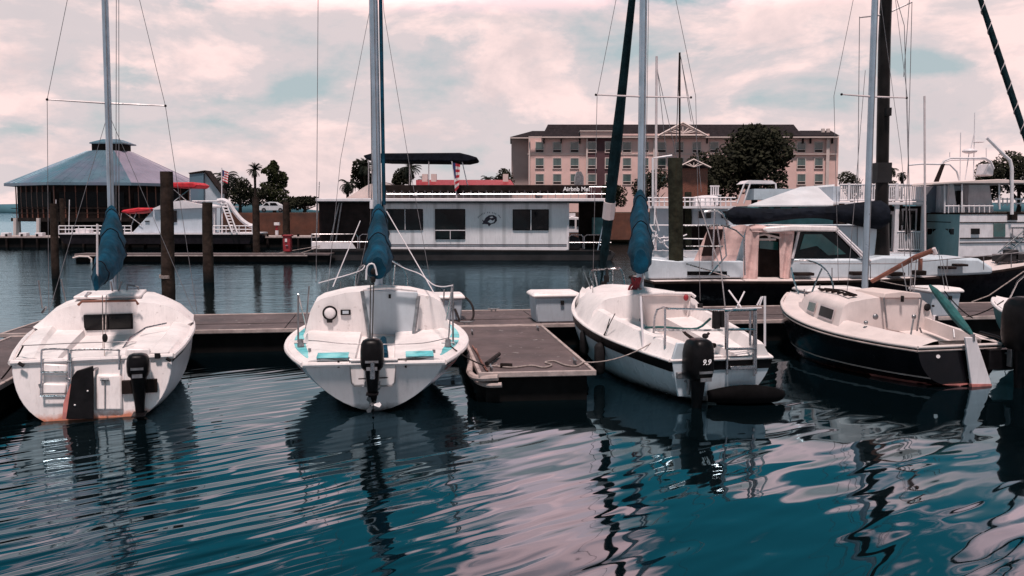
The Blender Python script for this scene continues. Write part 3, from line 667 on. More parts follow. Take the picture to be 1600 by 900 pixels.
# ---------------------------------------------------------------- flag helper
def flag(t, pts4, Y, nst=9):
    """pts4: hoist top, fly top, fly bottom, hoist bottom in photo pixels"""
    b = MB(); A, B, C_, D_ = [P(x, y, Y) for x, y in pts4]
    nu = 10
    def q(u, v):
        p = A.lerp(B, u).lerp(D_.lerp(C_, u), v); p.y += .06*math.sin(u*9+v*2)*(C_-A).length*.8; return p
    for j in range(nst):
        for i in range(nu):
            b.add([q(i/nu, j/nst), q((i+1)/nu, j/nst), q((i+1)/nu, (j+1)/nst), q(i/nu, (j+1)/nst)], [(0, 1, 2, 3)], m=(2 if (j < nst//2+1 and i < nu*.4) else j % 2))
    return b.build('cloth', ['flagr', 'flagw', 'flagb'], t, world=True, smooth=0, recalc=False)
t = T('flag', 'striped flag on a white pole beside the feathery palm', 'flag', at0(346, 320, 64, 1), 0, 'flags on poles')
ptube(t, 'pole', 'white', [plist(64, (346.5, 352), (346.5, 262))], .035)
flag(t, ((346.5, 265), (357, 269), (356, 287), (347.5, 283)), 64)
# ---------------------------------------------------------------- boat with slide (far left)
t = T('slide_houseboat', 'white houseboat with red canvas tops and a water slide at the far walkway', 'houseboat', at0(260, 380, 63.5), 0)
SY = 61.5
ppoly(t, 'hull', 'navy2', ((90, 366), (395, 366), (389, 381), (100, 381)), SY, 3.6)
pbox(t, 'deck', 'white', 90, 364.4, 395, 366.3, SY-.1, 3.8)
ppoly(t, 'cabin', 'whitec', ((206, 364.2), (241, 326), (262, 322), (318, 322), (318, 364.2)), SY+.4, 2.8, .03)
ppoly(t, 'cabin_roof', 'white', ((238, 326), (262, 316), (285, 313), (320, 321), (320, 324.5), (240, 327.6)), SY+.1, 3.3)
pbox(t, 'window', 'smoke', 268.5, 329, 276, 347, SY+.32, .1); pbox(t, 'windshield', 'smoke', 226, 345, 233, 346.5, SY+.32, .1)
b = MB()
for pts in (((188, 331), (192, 328), (215, 324.5), (238, 325), (236, 329), (200, 334)), ((262, 287), (268, 285), (300, 284.5), (309, 289), (304, 294), (266, 293))):
    MB().prism([P(x, y, SY+.2) for x, y in pts], (0, 2.6, 0)).build('bimini', 'red', t, .08, world=True)
ptube(t, 'bimini_frame', 'steel', [plist(SY+.3, (268, 293), (292, 314)), plist(SY+.3, (299, 294), (272, 314)), plist(SY+.3, (297, 294), (297, 314)), plist(SY+2.5, (268, 293), (292, 314)), plist(SY+.3, (190, 333), (186, 364)), plist(SY+.3, (196, 333), (222, 352)), plist(SY+.3, (214, 330), (204, 356))], .03)
rl = []
for x0_, x1_ in ((92, 205), (333, 394)):
    for y in (353, 358.5): rl.append(plist(SY, (x0_, y), (x1_, y)))
    n_ = int((x1_-x0_)/10)
    for i in range(n_+1): xx = x0_+(x1_-x0_)*i/n_; rl.append(plist(SY, (xx, 353), (xx, 365)))
rl += [plist(SY+.5, (318, 322), (352, 322)), plist(SY+.5, (318, 314), (350, 314)), plist(SY+.5, (300, 314), (318, 314))]
ptube(t, 'rail', 'white', rl, .035, 5)
pbox(t, 'upper_deck', 'white', 318, 321.6, 352, 324, SY+.3, 3)
ptube(t, 'deck_post', 'white', [plist(SY+.5, (335, 324), (335, 364)), plist(SY+.5, (347, 324), (347, 364))], .05)
b = MB(); path = [P(x, y, SY+.6) for x, y in ((340, 314), (349, 313), (358, 318), (366, 330), (377, 343), (388, 351), (397, 354))]
b.tube(spline(path, 4), .15, 8); b.build('slide', 'white', t, world=True)
b = MB()
for o_ in (0, 8): b.tube([P(345+o_, 316, SY+.2), P(363+o_, 364, SY-.3)], .05, 6)
for i in range(10): x = 346+i*1.85; y = 319+i*4.7; b.tube([P(x, y, SY+.1), P(x+8, y, SY+.1)], .04, 5)
b.build('ladder', 'white', t, world=True)
b = MB().box(tuple(P(132, 361, SY+.8)), (1.0, .6, .35)); b.build('white_crate', 'white', t, .05, world=True)
for x_, lb in ((86.5, 'short pale pole'), (107.5, 'tall pale pole')):
    ptube(t, 'rod', 'white', [plist(SY, (x_, 364), (x_+1, 312))], .025)
# ---------------------------------------------------------------- houseboat
HY = 48.0
t = T('houseboat', 'long white houseboat with dark screened porch, canopy sign and railed roof deck', 'houseboat', at0(720, 400, HY+2.3), 0)
ppoly(t, 'hull', 'hullg', ((488, 388), (955, 391.5), (962, 396), (955, 408), (500, 408), (490, 400)), HY-.1, 4.9, .04)
pbox(t, 'rub_strake', 'rub', 500, 391.6, 955, 393, HY-.17, .1)
pbox(t, 'wall', 'panel', 601, 317, 888, 391.2, HY, 4.6)
pbox(t, 'lower_band', 'white', 596, 386.8, 888.6, 390.8, HY-.03, .1)
pbox(t, 'trim_stripe', 'dletter', 601, 381.6, 886, 382.9, HY-.015, .05); pbox(t, 'trim_stripe', 'dletter', 601, 384.3, 886, 385.2, HY-.015, .05)
pbox(t, 'side_seam', 'dletter', 601, 318.2, 888, 318.9, HY-.012, .05)
pbox(t, 'corner_trim', 'white', 885.8, 317, 889, 390, HY-.04, .1)
pbox(t, 'roof_deck', 'white', 493, 309.8, 957, 314.8, HY-.6, 5.7, .03); pbox(t, 'roof_edge', 'rub', 495, 314.9, 955, 316.4, HY-.45, 5.4)
pbox(t, 'porch_screen', 'vinyl', 498, 316, 600.5, 390, HY+.25, 4.2)
ptube(t, 'porch_post', 'steeld', [plist(HY+.1, (496.5, 316), (494, 388)), plist(HY+.1, (530, 316), (515, 382)), plist(HY+.1, (534, 316), (524, 382)), plist(HY+.1, (600, 316), (600, 388))], .04)
rl = [plist(HY-.05, (487, 366), (556, 366), (559, 370), (559, 388)), plist(HY-.05, (487, 378), (600, 378)), plist(HY-.05, (562, 388), (562, 369), (566, 366), (600, 366)), plist(HY-.05, (487, 366), (487, 390))]
ptube(t, 'deck_rail', 'steel', rl, .03); rl = [plist(HY-.05, (889, 389), (889, 370), (893, 367), (908, 367), (911, 370), (911, 389)), plist(HY-.05, (913, 389), (913, 370), (917, 367), (955, 367)), plist(HY-.05, (889, 379), (955, 379))]
ptube(t, 'deck_rail', 'steel', rl, .03)
ppoly(t, 'fore_bulwark', 'white', ((487, 378.5), (550, 379.5), (556, 388.5), (487, 389)), HY-.12, .12)
def hbwin(x0, y0, x1, y1, bars):
    o = pbox(t, 'window', 'rub', x0, y0, x1, y1, HY-.05, .1, .02)
    pbox(t, 'pane', 'glass', x0+1.4, y0+1.4, x1-1.4, y1-1.4, HY-.075, .05, parent=o)
    for (a, b_, c, d_) in bars: pbox(t, 'bar', 'white', a, b_, c, d_, HY-.10, .05, parent=o)
hbwin(603.5, 326.5, 661, 359.5, ((632.2, 327, 633.4, 359),)); hbwin(679.5, 326.5, 727, 374, ((680, 359.3, 727, 360.5), (703, 360.5, 704, 374)))
hbwin(801, 327, 857.5, 360, ((829, 327.5, 830.2, 359.5),))
# emblem and arched lettering
b = MB(); Ye = HY-.006
def EP(pts): return [P(x, y, HY) for x, y in pts]
b.prism(EP(((753, 343), (756, 345), (759, 340), (764, 336.5), (771, 336), (776, 339), (776.5, 345), (773, 349), (768, 350), (764, 354), (762, 350.5), (757, 350), (753, 350.5), (755, 347))), (0, -.02, 0)); b.build('emblem', 'dletter', t, world=True, smooth=0)
b = MB(); b.prism(EP(((762, 346.5), (766, 343), (770, 345), (773, 342.5), (772, 347), (767, 349))), (0, -.034, 0)); b.prism(EP(((765, 339.5), (769, 338), (771, 340), (767, 341))), (0, -.034, 0)); b.build('emblem_patch', 'panel', t, world=True, smooth=0)
b = MB()
for i in range(17):
    if i in (6, 9, 13): continue
    a = R(150-i*7.5); x = 764.5+20*math.cos(a); y = 347.5-15.5*math.sin(a)
    hgt = 2.1 if i % 3 else 2.7
    b.add([p+Vector((0, -.02, 0)) for p in EP(((x-.5, y-hgt/2), (x+.2, y-hgt/2), (x+.5, y+hgt/2), (x-.2, y+hgt/2)))], [(0, 1, 2, 3)])
b.build('arched_lettering', 'dletter', t, world=True, smooth=0)
# canopy fascia with sign
pbox(t, 'canopy', 'wdark', 597, 289, 921, 299.5, HY-.2, 5, .03)
o = text('Airbnb Me!', 8.6*HY/F*1.05, 'letter', t.e, t.L(P(901, 295.6, HY-.25)), name='sign_lettering', bold=.006)
ppoly(t, 'roof_tent', 'cream', ((541, 309.5), (576, 288), (600, 284), (632, 297), (641, 309.5)), HY+.8, 2.6)
rl = []
for x in range(604, 955, 12): rl.append(plist(HY-.3, (x, 298), (x, 310)))
rl += [plist(HY-.3, (604, 303), (955, 303)), plist(HY-.3, (921, 292), (955, 292)), plist(HY-.3, (924, 292), (924, 310)), plist(HY-.3, (950, 292), (950, 310))]
ptube(t, 'roof_rail', 'steel', rl, .022, 5)
ppoly(t, 'bimini_top', 'coverd', ((567, 243), (580, 239.5), (718, 238.5), (733, 242), (746, 246), (744, 249.5), (730, 252.5), (600, 251), (572, 249)), HY+.4, 3.4, .06)
ptube(t, 'bimini_pole', 'steel', [plist(HY+.6, (576, 250), (576, 309)), plist(HY+.6, (670, 251), (670, 309)), plist(HY+3.4, (640, 251), (640, 309)), plist(HY+.6, (722, 252), (735, 309)), plist(HY+3.4, (580, 250), (600, 309))], .03)
for k, (x, w_, h_, lb) in enumerate(((618, 10, 6, 'first from the left under the dark bimini top'), (652, 22, 4, 'long low one near the middle of the bimini'), (688, 14, 7, 'tall backed one left of the limp flag'), (742, 26, 4, 'long low one right of the limp flag'), (776, 10, 6, 'narrow one above the fish emblem'), (842, 12, 7, 'rightmost one above the right window'))):
    a = P(x, 307, HY+1.5); b = MB(); b.box((a.x, a.y, a.z), (w_*HY/F, .6, .1)); b.box((a.x-w_*.4*HY/F, a.y, a.z+h_*.3*HY/F), (.08, .6, h_*.7*HY/F)); b.box((a.x, a.y, a.z-.09), (w_*HY/F*.8, .5, .12))
    tag(b.build('deck_chair', 'white', bev=.02), 'white deck seat on the houseboat roof, '+lb, 'chair', 'white seats on the houseboat roof')
ppoly(t, 'ac_unit', 'steeld', ((899, 276), (902, 268), (908, 268), (912, 276), (912, 289), (899, 289)), HY+2, .9)
ptube(t, 'mooring_lines', 'rope', [plist(HY-.3, (500, 384), (420, 398)), plist(HY-.3, (500, 386), (455, 400))], .02)
ptube(t, 'antenna', 'steeld', [plist(HY, (498, 310), (499, 284)), plist(HY, (497, 290), (500, 290))], .02)
ptube(t, 'boarding_ladder', 'alu', [plist(HY-.4, (950, 315), (934, 391)), plist(HY-.4, (957, 315), (942, 391))]+[plist(HY-.4, (950-i*1.6, 322+i*7.6), (957-i*1.5, 322+i*7.6)) for i in range(9)], .03)
pbox(t, 'rear_bulkhead', 'wdark', 905, 317, 951, 390, HY+3.6, .5); pbox(t, 'rear_locker', 'tealw', 926, 340, 944, 366, HY+3, .5)
ppoly(t, 'folded_bag', 'hullg', ((888, 390), (888, 372), (895, 368), (904, 371), (909, 384), (905, 390)), HY+.4, .6, .05)
t = T('golf_cart', 'small white vehicle cab seen behind the aft porch of the houseboat', 'cart', at0(900, 366, 56, .5), 0)
ppoly(t, 'cab', 'white', ((886, 364), (886, 341), (893, 338), (908, 340), (913, 352), (913, 364)), 56, 1.4, .05); pbox(t, 'window', 'smoke', 901, 343, 909.5, 354, 55.93, .1); pbox(t, 'window', 'smoke', 889, 343, 898, 353, 55.93, .1); pbox(t, 'roof_light', 'white', 889, 333, 899, 338, 56.2, .8)
t = T('flag', 'striped flag hanging limp over the houseboat roof', 'flag', at0(715, 310, HY-.5, 3.2), 0, 'flags on poles')
ptube(t, 'pole', 'white', [plist(HY-.5, (714, 309), (706, 252))], .025)
flag(t, ((707, 254), (719, 257), (717, 293), (711, 300)), HY-.55)
# ---------------------------------------------------------------- work boat with masts behind the mossy pile
WY = 40.0
t = T('white_work_boat', 'cluttered white boat with a railed top deck behind the mossy pile', 'boat', at0(1075, 415, WY+1.5), 0)
ppoly(t, 'hull', 'white', ((1012, 392), (1150, 392), (1150, 421), (1018, 421)), WY, 3, .05)
pbox(t, 'upper_deck', 'white', 1012, 322, 1150, 325.5, WY-.1, 3.4)
pbox(t, 'cabin', 'whitec', 1026, 326, 1048, 392, WY+1.2, 2); pbox(t, 'cabin', 'whitec', 1082, 326, 1150, 352, WY+1.4, 2); pbox(t, 'cabin_back', 'wdark', 1046, 326, 1150, 392, WY+2.2, .4)
for x in (1092, 1104, 1128): pbox(t, 'window', 'smoke', x, 330, x+7, 341, WY+1.3, .2)
rl = [plist(WY-.05, (1012, y), (1150, y)) for y in (309, 315)]+[plist(WY-.05, (x, 309), (x, 323)) for x in range(1014, 1150, 8)]
ptube(t, 'rail', 'white', rl, .03, 5)
b = MB(); rnd = random.Random(11)
for i in range(26):
    x, y = rnd.uniform(1015, 1062), rnd.uniform(350, 398); x2, y2 = x+rnd.uniform(-16, 16), y+rnd.uniform(-30, 30)
    b.tube([P(x, y, WY-.3), P(x2, min(402, y2), WY-.2)], .03, 5)
b.tube([P(1014, 352, WY-.2), P(1130, 352, WY-.2)], .03, 5); b.tube([P(1014, 372, WY-.2), P(1130, 374, WY-.2)], .03, 5)
b.build('gear_clutter', 'white', t, world=True)
ptube(t, 'mast', 'aluw', [plist(WY+.5, (1024, 392), (1026, 88))], .055, 8); ptube(t, 'mast', 'wdark', [plist(WY+3, (1062, 322), (1062, 82))], .045, 8)
ptube(t, 'stays', 'wire', [plist(WY+1, (1026, 95), (1043, 260)), plist(WY+1, (1027, 110), (1056, 240)), plist(WY+3, (1061, 84), (1056, 240)), plist(WY+3, (1063, 86), (1088, 215), (1096, 300)), plist(WY+3, (1064, 90), (1080, 190)), plist(WY+3, (1062, 90), (1054, 290))], .014, 4)
ptube(t, 'arch_frame', 'white', [plist(WY-.2, (1036, 245), (1020, 247), (1020, 322)), plist(WY-.2, (1036, 245), (1050, 243))], .05)
t = T('dinghy', 'small upturned white dinghy on the railed top deck', 'dinghy', at0(1101, 322, WY+1, P(1101, 323, WY+1).z), 0)
b = MB(); rings = []
for i in range(9):
    u = i/8; x = 1082+u*39; hw = .55*(math.sin(math.pi*min(1, .25+u*.75))**.6 if u < 1 else .3); ytop = 308-3*math.sin(u*2.6); ybot = 322.5-1.5*u
    cx = P(x, 320, WY+1); zt, zb = P(x, ytop, WY+1).z, P(x, ybot, WY+1).z
    rings.append([(cx.x, cx.y+hw*math.cos(a), zb+(zt-zb)*max(0, math.sin(a))**.6) for a in [math.pi*k/8 for k in range(9)]])
b.loft(rings); b.build('hull', 'white', t, world=True); ptube(t, 'strap', 'rub', [plist(WY+.42, (1117, 322), (1115, 309))], .02)
t = T('lounge_chair', 'white plastic chair on the deck left of the white boathouse roof', 'chair', at0(1119, 318, 47, 3), 0)
b = MB(); c_ = P(1119, 318, 47)
for dx in (-.22, .22):
    for dy in (0, .4): b.tube([c_+Vector((dx, dy, -.05)), c_+Vector((dx*.9, dy, .42))], .03, 6)
b.build('leg', 'white', t, world=True); MB().box(c_+Vector((0, .2, .42)), (.5, .5, .05)).build('seat', 'white', t, .01, world=True)
b = MB()
for i in range(4): b.box(c_+Vector((-.18+.12*i, .42, .66)), (.07, .03, .46))
b.box(c_+Vector((0, .42, .9)), (.5, .04, .08)); b.build('backrest', 'white', t, world=True)
# ---------------------------------------------------------------- floating boathouse with balcony
BY = 50.0
t = T('white_boathouse', 'white floating house with pale metal roof, railed balcony and porch', 'house', at0(1310, 400, BY+3), 0)
MB().add([P(1168, 321, BY-.5), P(1302, 320, BY-.5), P(1304, 288, BY+3.2), P(1250, 292, BY+3.2), P(1168, 323, BY-.5), P(1302, 322, BY-.5)], [(0, 1, 2, 3), (4, 5, 1, 0)]).build('roof', 'roofw', t, world=True, smooth=0)
pbox(t, 'wall', 'tealw', 1168, 322, 1300, 400, BY+.4, 4.5)
for x in (1192, 1210, 1238, 1262, 1284): pbox(t, 'window', 'smoke', x, 324, x+9, 334, BY+.33, .1)
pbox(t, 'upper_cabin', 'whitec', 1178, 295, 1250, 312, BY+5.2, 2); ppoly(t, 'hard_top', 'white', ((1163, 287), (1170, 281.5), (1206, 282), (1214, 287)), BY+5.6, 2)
ptube(t, 'arch_frame', 'white', [plist(BY+5.6, (1152, 318), (1163, 287)), plist(BY+5.6, (1162, 318), (1172, 287)), plist(BY+5.6, (1212, 287), (1213, 300))], .05)
pbox(t, 'porch_wall', 'wdark', 1300, 322, 1446, 398, BY+1.6, 3.4)
pbox(t, 'balcony_floor', 'white', 1300, 315.5, 1447, 320, BY-.1, 5, .02)
pbox(t, 'balcony_back', 'whitec', 1302, 291, 1312, 316, BY+.2, 3)
b = MB()
for y in (288.5, 313): b.tube([P(1312, y, BY), P(1447, y, BY)], .05, 6)
for i in range(46): x = 1313+i*2.95; b.box(tuple(P(x, 301, BY)), (.05, .04, .86))
for x in (1326, 1401, 1444): b.box(tuple(P(x, 300, BY-.03)), (.12, .12, 1.0))
b.build('balcony_rail', 'white', t, world=True)
for x in (1327, 1401, 1443): pbox(t, 'porch_post', 'white', x-1.8, 320, x+1.8, 396, BY, .14)
pbox(t, 'porch_floor', 'white', 1306, 394, 1448, 398, BY-.1, 4.6); pbox(t, 'float', 'dfloat', 1170, 398, 1448, 408, BY, 4.6)
b = MB()
for y in (362, 390): b.tube([P(1402, y, BY), P(1443, y, BY)], .045, 6)
for i in range(14): b.box(tuple(P(1404+i*2.85, 376, BY)), (.05, .04, .98))
b.build('porch_rail', 'white', t, world=True)
pbox(t, 'door', 'white', 1379, 330, 1396, 394, BY+1.5, .1); pbox(t, 'door_glass', 'smoke', 1383, 335, 1392, 388, BY+1.44, .1)
pbox(t, 'window', 'white', 1410, 326, 1432, 362, BY+1.5, .1); pbox(t, 'window_glass', 'glass', 1412.5, 329, 1429.5, 359, BY+1.44, .1)
ptube(t, 'hanging_gear', 'rub', [plist(BY-.1, (1417, 322), (1416, 366)), plist(BY-.1, (1407, 330), (1409, 352)), plist(BY-.1, (1424, 335), (1421, 364))], .07)
b = MB(); rnd = random.Random(3)
for i in range(9): x = 1328+i*6.3; b.tube([P(x, 360+rnd.uniform(-3, 3), BY-.2), P(x+rnd.uniform(-2, 2), 393, BY-.2)], .09, 6)
b.build('stacked_boards', 'cream', t, world=True)
# ---------------------------------------------------------------- trawler
TY = 47.0
t = T('trawler_yacht', 'large white trawler yacht with radar arch and covered aft deck at the right edge', 'yacht', at0(1540, 400, TY+3), 0)
def fp(y0, y1, inset, name, mt, mt2=None, x0=1445, xc=1500, x1=1660):
    a = [P(x0+inset, y0, TY+5), P(xc, y0, TY+inset*.03), P(x1, y0, TY+1.5+inset*.03), P(x1, y0, TY+6.5)]
    zt = P(xc, y0, TY).z; zb = P(xc, y1, TY).z
    for v in a: v.z = zt
    c_ = [Vector((v.x, v.y, zb)) for v in a]
    b = MB(); b.loft([c_, a]); b.m[3 if False else 0] = 0
    if mt2: b.m[0] = 1
    return b.build(name, [mt, mt2 or mt], t, 0, world=True, smooth=0)
fp(334, 407, 0, 'hull', 'white', 'tealt'); fp(332, 335, -1, 'rub_rail', 'wdark'); fp(347, 348.5, -1, 'rub_rail', 'wdark'); fp(371.5, 373.5, -1.2, 'rub_rail', 'hullg'); fp(379, 380.4, -1.2, 'rub_rail', 'hullg'); fp(401, 408.5, -1.4, 'boot_stripe', 'wdark')  # stern face teal: its shade is coloured in
def sbox(name, mt, x0, y0, x1, y1, out=.08, dep=.12, parent=None):   # on the lit side, which recedes to the right
    def yy(x): return TY-out+1.5*(x-1500)/160
    a = [P(x0, y0, yy(x0)), P(x1, y0, yy(x1)), P(x1, y1, yy(x1)), P(x0, y1, yy(x0))]
    return MB().prism(a, (0, dep, 0)).build(name, mt, t, world=True, smooth=0)
def lbox(name, mt, x0, y0, x1, y1, out=.08, dep=.12):
    def yy(x): return TY-out+5*(1500-x)/55
    a = [P(x0, y0, yy(x0)), P(x1, y0, yy(x1)), P(x1, y1, yy(x1)), P(x0, y1, yy(x0))]
    return MB().prism(a, (0, dep, 0)).build(name, mt, t, world=True, smooth=0)
for x in (1449, 1474): lbox('window', 'white', x, 356, x+18, 368, .12); lbox('window_glass', 'smoke', x+1.5, 357.5, x+8.2, 366.5, .18, .1); lbox('window_glass', 'smoke', x+9.8, 357.5, x+16.5, 366.5, .18, .1)
sbox('window', 'rub', 1518, 357, 1531, 366); sbox('window', 'gglass', 1553, 349, 1571, 370); sbox('gate_opening', 'wdark', 1575, 331, 1590, 344, .1)
pbox(t, 'aft_house', 'whitec', 1470, 290, 1500, 333, TY+3.5, 3); ppoly(t, 'wheelhouse', 'white', ((1512, 333), (1514, 289), (1546, 289), (1553, 333)), TY+2.6, 3); ppoly(t, 'wheelhouse_side', 'white', ((1482, 333), (1484, 288), (1490, 288), (1496, 333)), TY+2.4, .2)
pbox(t, 'doorway', 'smoke', 1495, 298, 1513, 320, TY+3.3, .3); ppoly(t, 'side_curtain', 'roofm', ((1446, 333), (1448, 306), (1460, 290), (1472, 290), (1472, 333)), TY+4, .1)
ppoly(t, 'flybridge_roof', 'cream', ((1455, 289), (1458, 285), (1530, 281.5), (1560, 280), (1620, 283), (1620, 286.5), (1500, 286.5)), TY+.6, 5.4, .03)
ptube(t, 'roof_post', 'white', [plist(TY+.8, (1503, 287), (1503, 333)), plist(TY+.9, (1561, 285), (1562, 327)), plist(TY+1, (1476, 288), (1476, 333))], .045)
ptube(t, 'deck_rail', 'white', [plist(TY+1, (1476, 322), (1552, 322)), plist(TY+1.4, (1555, 311), (1620, 311)), plist(TY+1.4, (1555, 318), (1620, 318))]+[plist(TY+1, (1482+8*i, 320), (1482+8*i, 333)) for i in range(9)]+[plist(TY+1.4, (1560+7*i, 309), (1560+7*i, 322)) for i in range(9)], .035, 5)
ptube(t, 'radar_arch', 'white', [plist(TY+1, (1461, 284), (1474, 252), (1485, 247), (1540, 247), (1548, 252), (1553, 264)), plist(TY+4, (1461, 284), (1474, 254), (1485, 250), (1540, 249), (1550, 256)), plist(TY+1, (1420, 258), (1440, 256), (1484, 257), (1495, 268), (1499, 282))], .05)
ppoly(t, 'arch_leg', 'white', ((1541, 273), (1546, 255), (1554, 258), (1552, 275)), TY+1, 1.2, .05); ppoly(t, 'arch_ladder', 'wdark', ((1460, 284), (1472, 256), (1477, 256), (1467, 284)), TY+.9, .1)
b = MB(); c_ = P(1515, 236, TY+2); b.ball(c_, (.38, .38, .14), 14); b.build('radar_dome', 'white', t, world=True)
b = MB(); b.ball(P(1529, 222, TY+2), (.28, .28, .04), 12); b.build('antenna_disc', 'white', t, world=True)
ptube(t, 'antenna', 'white', [plist(TY+2, (1521, 281), (1523, 176)), plist(TY+2, (1508, 281), (1514, 240)), plist(TY+2, (1500, 284), (1501, 207)), plist(TY+2, (1484, 248), (1484, 238)), plist(TY+2, (1541, 249), (1541, 231)), plist(TY+2, (1517, 232), (1523, 205))], .025)
ptube(t, 'davit_crane', 'white', [plist(TY+.5, (1581, 335), (1581, 262), (1578, 250), (1570, 243), (1542, 215))], .09, 8)
ptube(t, 'pole_mast', 'aluw', [plist(TY-1, (1445.5, 395), (1444.5, 150))], .055, 8)
ptube(t, 'boarding_stairs', 'steel', [plist(TY+.6, (1558, 395), (1600, 360)), plist(TY+.6, (1565, 402), (1608, 366)), plist(TY+.6, (1580, 356), (1620, 356)), plist(TY+.6, (1582, 356), (1582, 372)), plist(TY+.6, (1600, 356), (1600, 372))]+[plist(TY+.6, (1562+6*i, 396-5*i), (1568+6*i, 399-5*i)) for i in range(7)], .04)
# ---------------------------------------------------------------- sailboat kit
class Hull:
    def __init__(s, t, L, tab, n=2.6, m=1.8, rake=0., ns=28):
        s.t, s.L, s.tab, s.n, s.m, s.rake, s.ns = t, L, tab, n, m, rake, ns
    def b(s, u): return max(.02, interp(s.tab, u, 1))
    def zs(s, u): return interp(s.tab, u, 2)
    def zk(s, u): return interp(s.tab, u, 3)
    def nn(s, u): return s.n+(1.5-s.n)*max(0, u-.45)/.55 if u > .45 else s.n
    def yo(s, u, z): return u*s.L+s.rake*(s.zs(u)-z)*max(0, 1-u/.2)
    def ringpts(s, u, off=0, K=12):
        b, zs, zk, n = s.b(u), s.zs(u), s.zk(u), s.nn(u); r = []
        for k in range(K+1):
            a = math.pi/2*(1-k/K); x = (b+off)*math.sin(a)**(2/n) if a > 1e-6 else 0; z = zs-(zs-zk)*math.cos(a)**(2/s.m)
            r.append(Vector((-x, s.yo(u, z), z)))
        return r+[Vector((-p.x, p.y, p.z)) for p in reversed(r[:-1])]
    def hx(s, u, z):
        zs, zk = s.zs(u), s.zk(u)
        if z <= zk: return 0
        c = ((zs-z)/(zs-zk))**(s.m/2) if z < zs else 0
        return s.b(u)*math.sin(math.acos(min(1, c)))**(2/s.nn(u))
    def transom(s, mt, off=.004):
        r = s.ringpts(0); c = sum(r, Vector())/len(r); v = [Vector((p.x*.992, p.y-off, p.z)) for p in r]
        return MB().add(v, [tuple(range(len(v)))]).build('transom', mt, s.t, smooth=0)
    def us(s): return [1-(1-i/s.ns)**1.25 for i in range(s.ns+1)]
    def hull(s, mt):
        b = MB(); b.loft([s.ringpts(u) for u in s.us()], closed=False, c0=True, c1=False)
        return b.build('hull', mt, s.t, smooth=40)
    def band(s, name, mt, f0, f1, off=.006, u0=0, u1=1, aft=True, parent=None):
        """a strip between heights f0(u), f1(u) on both sides"""
        b = MB(); us = [u for u in s.us() if u0 <= u <= u1]
        for sg in (-1, 1):
            rings = []
            for u in us:
                z0, z1 = f0(u), f1(u); row = []
                for k in range(4):
                    z = z0+(z1-z0)*k/3; row.append(Vector((sg*(s.hx(u, z)+off), s.yo(u, z)-(off if u == 0 else 0), z)))
                rings.append(row)
            b.loft(rings, closed=False, c0=False, c1=False)
        if aft:
            zs_ = [f0(0)+(f1(0)-f0(0))*k/3 for k in range(4)]
            b.loft([[Vector((sg*(s.hx(0, z)+off), s.yo(0, z)-off, z)) for z in zs_] for sg in (-1, 1)], closed=False, c0=False, c1=False)
        return b.build(name, mt, s.t, smooth=40)
    def rail(s, name, mt, r=.03, dz=.0, off=.01, u0=0, aft=True):
        L_ = [Vector((-(s.b(u)+off), u*s.L, s.zs(u)+dz)) for u in s.us() if u >= u0]
        pts = L_+[Vector((-p.x, p.y, p.z)) for p in reversed(L_[:-1])]
        b = MB(); b.tube(pts, r, 8)
        if aft: b.tube([pts[0]+Vector((0, -r*.3, 0)), pts[-1]+Vector((0, -r*.3, 0))], r, 8)
        return b.build(name, mt, s.t)
    def deck(s, st, mt):
        """st: list of (y, half profile); x may be ('e', inset) measured from the sheer"""
        rings = []
        for y, prof in st:
            u = y/s.L; r = []
            for x, z in prof:
                if isinstance(x, tuple): x = max(.0, s.b(u)-x[1])
                if isinstance(z, tuple): z = s.zs(u)+z[1]
                r.append(Vector((-x, y, z)))
            rings.append(r+[Vector((-p.x, p.y, p.z)) for p in reversed(r[:-1])])
        b = MB(); b.loft(rings, closed=False, c0=True, c1=True); return b.build('deck', mt, s.t, smooth=32)
E = lambda x: ('e', x)
def cockpit(y, ci, zc, zseat, zsole, sw=.30):
    return (y, [(E(0), E(0)), (E(.05), E(.03)), (ci+.17, E(.05)), (ci+.05, zc), (ci-.03, zc+.01), (ci-.08, zseat), (sw, zseat-.01), (sw-.02, zsole), (0, zsole)])
def cabin(y, cw, zt, tum=.12, zb=None):
    return (y, [(E(0), E(0)), (E(.05), E(.03)), (cw+.03, E(.05)), (cw-tum*.6, zt-.16), (cw-tum, zt-.06), (cw-tum-.1, zt-.01), (cw*.5, zt+.025), (cw*.25, zt+.04), (0, zt+.045)])
def fore(y, h=.05):
    return (y, [(E(0), E(0)), (E(.05), E(.03)), (E(.12), E(.035)), (E(.25), E(h)), (E(.35), E(h+.01)), (E(.5), E(h+.015)), (E(.7), E(h+.02)), (E(.9), E(h+.02)), (0, E(h+.02))])
def loop(t, name, mt, lines, r=.0125, seg=7, n=0, parent=None):
    if name in SINGLE:
        for ln in lines: MB().tube(spline(ln, n) if n else ln, r, seg).build(SINGLE[name], mt, parent or t)
        return
    b = MB()
    for ln in lines: b.tube(spline(ln, n) if n else ln, r, seg)
    return b.build(name, mt, parent or t)
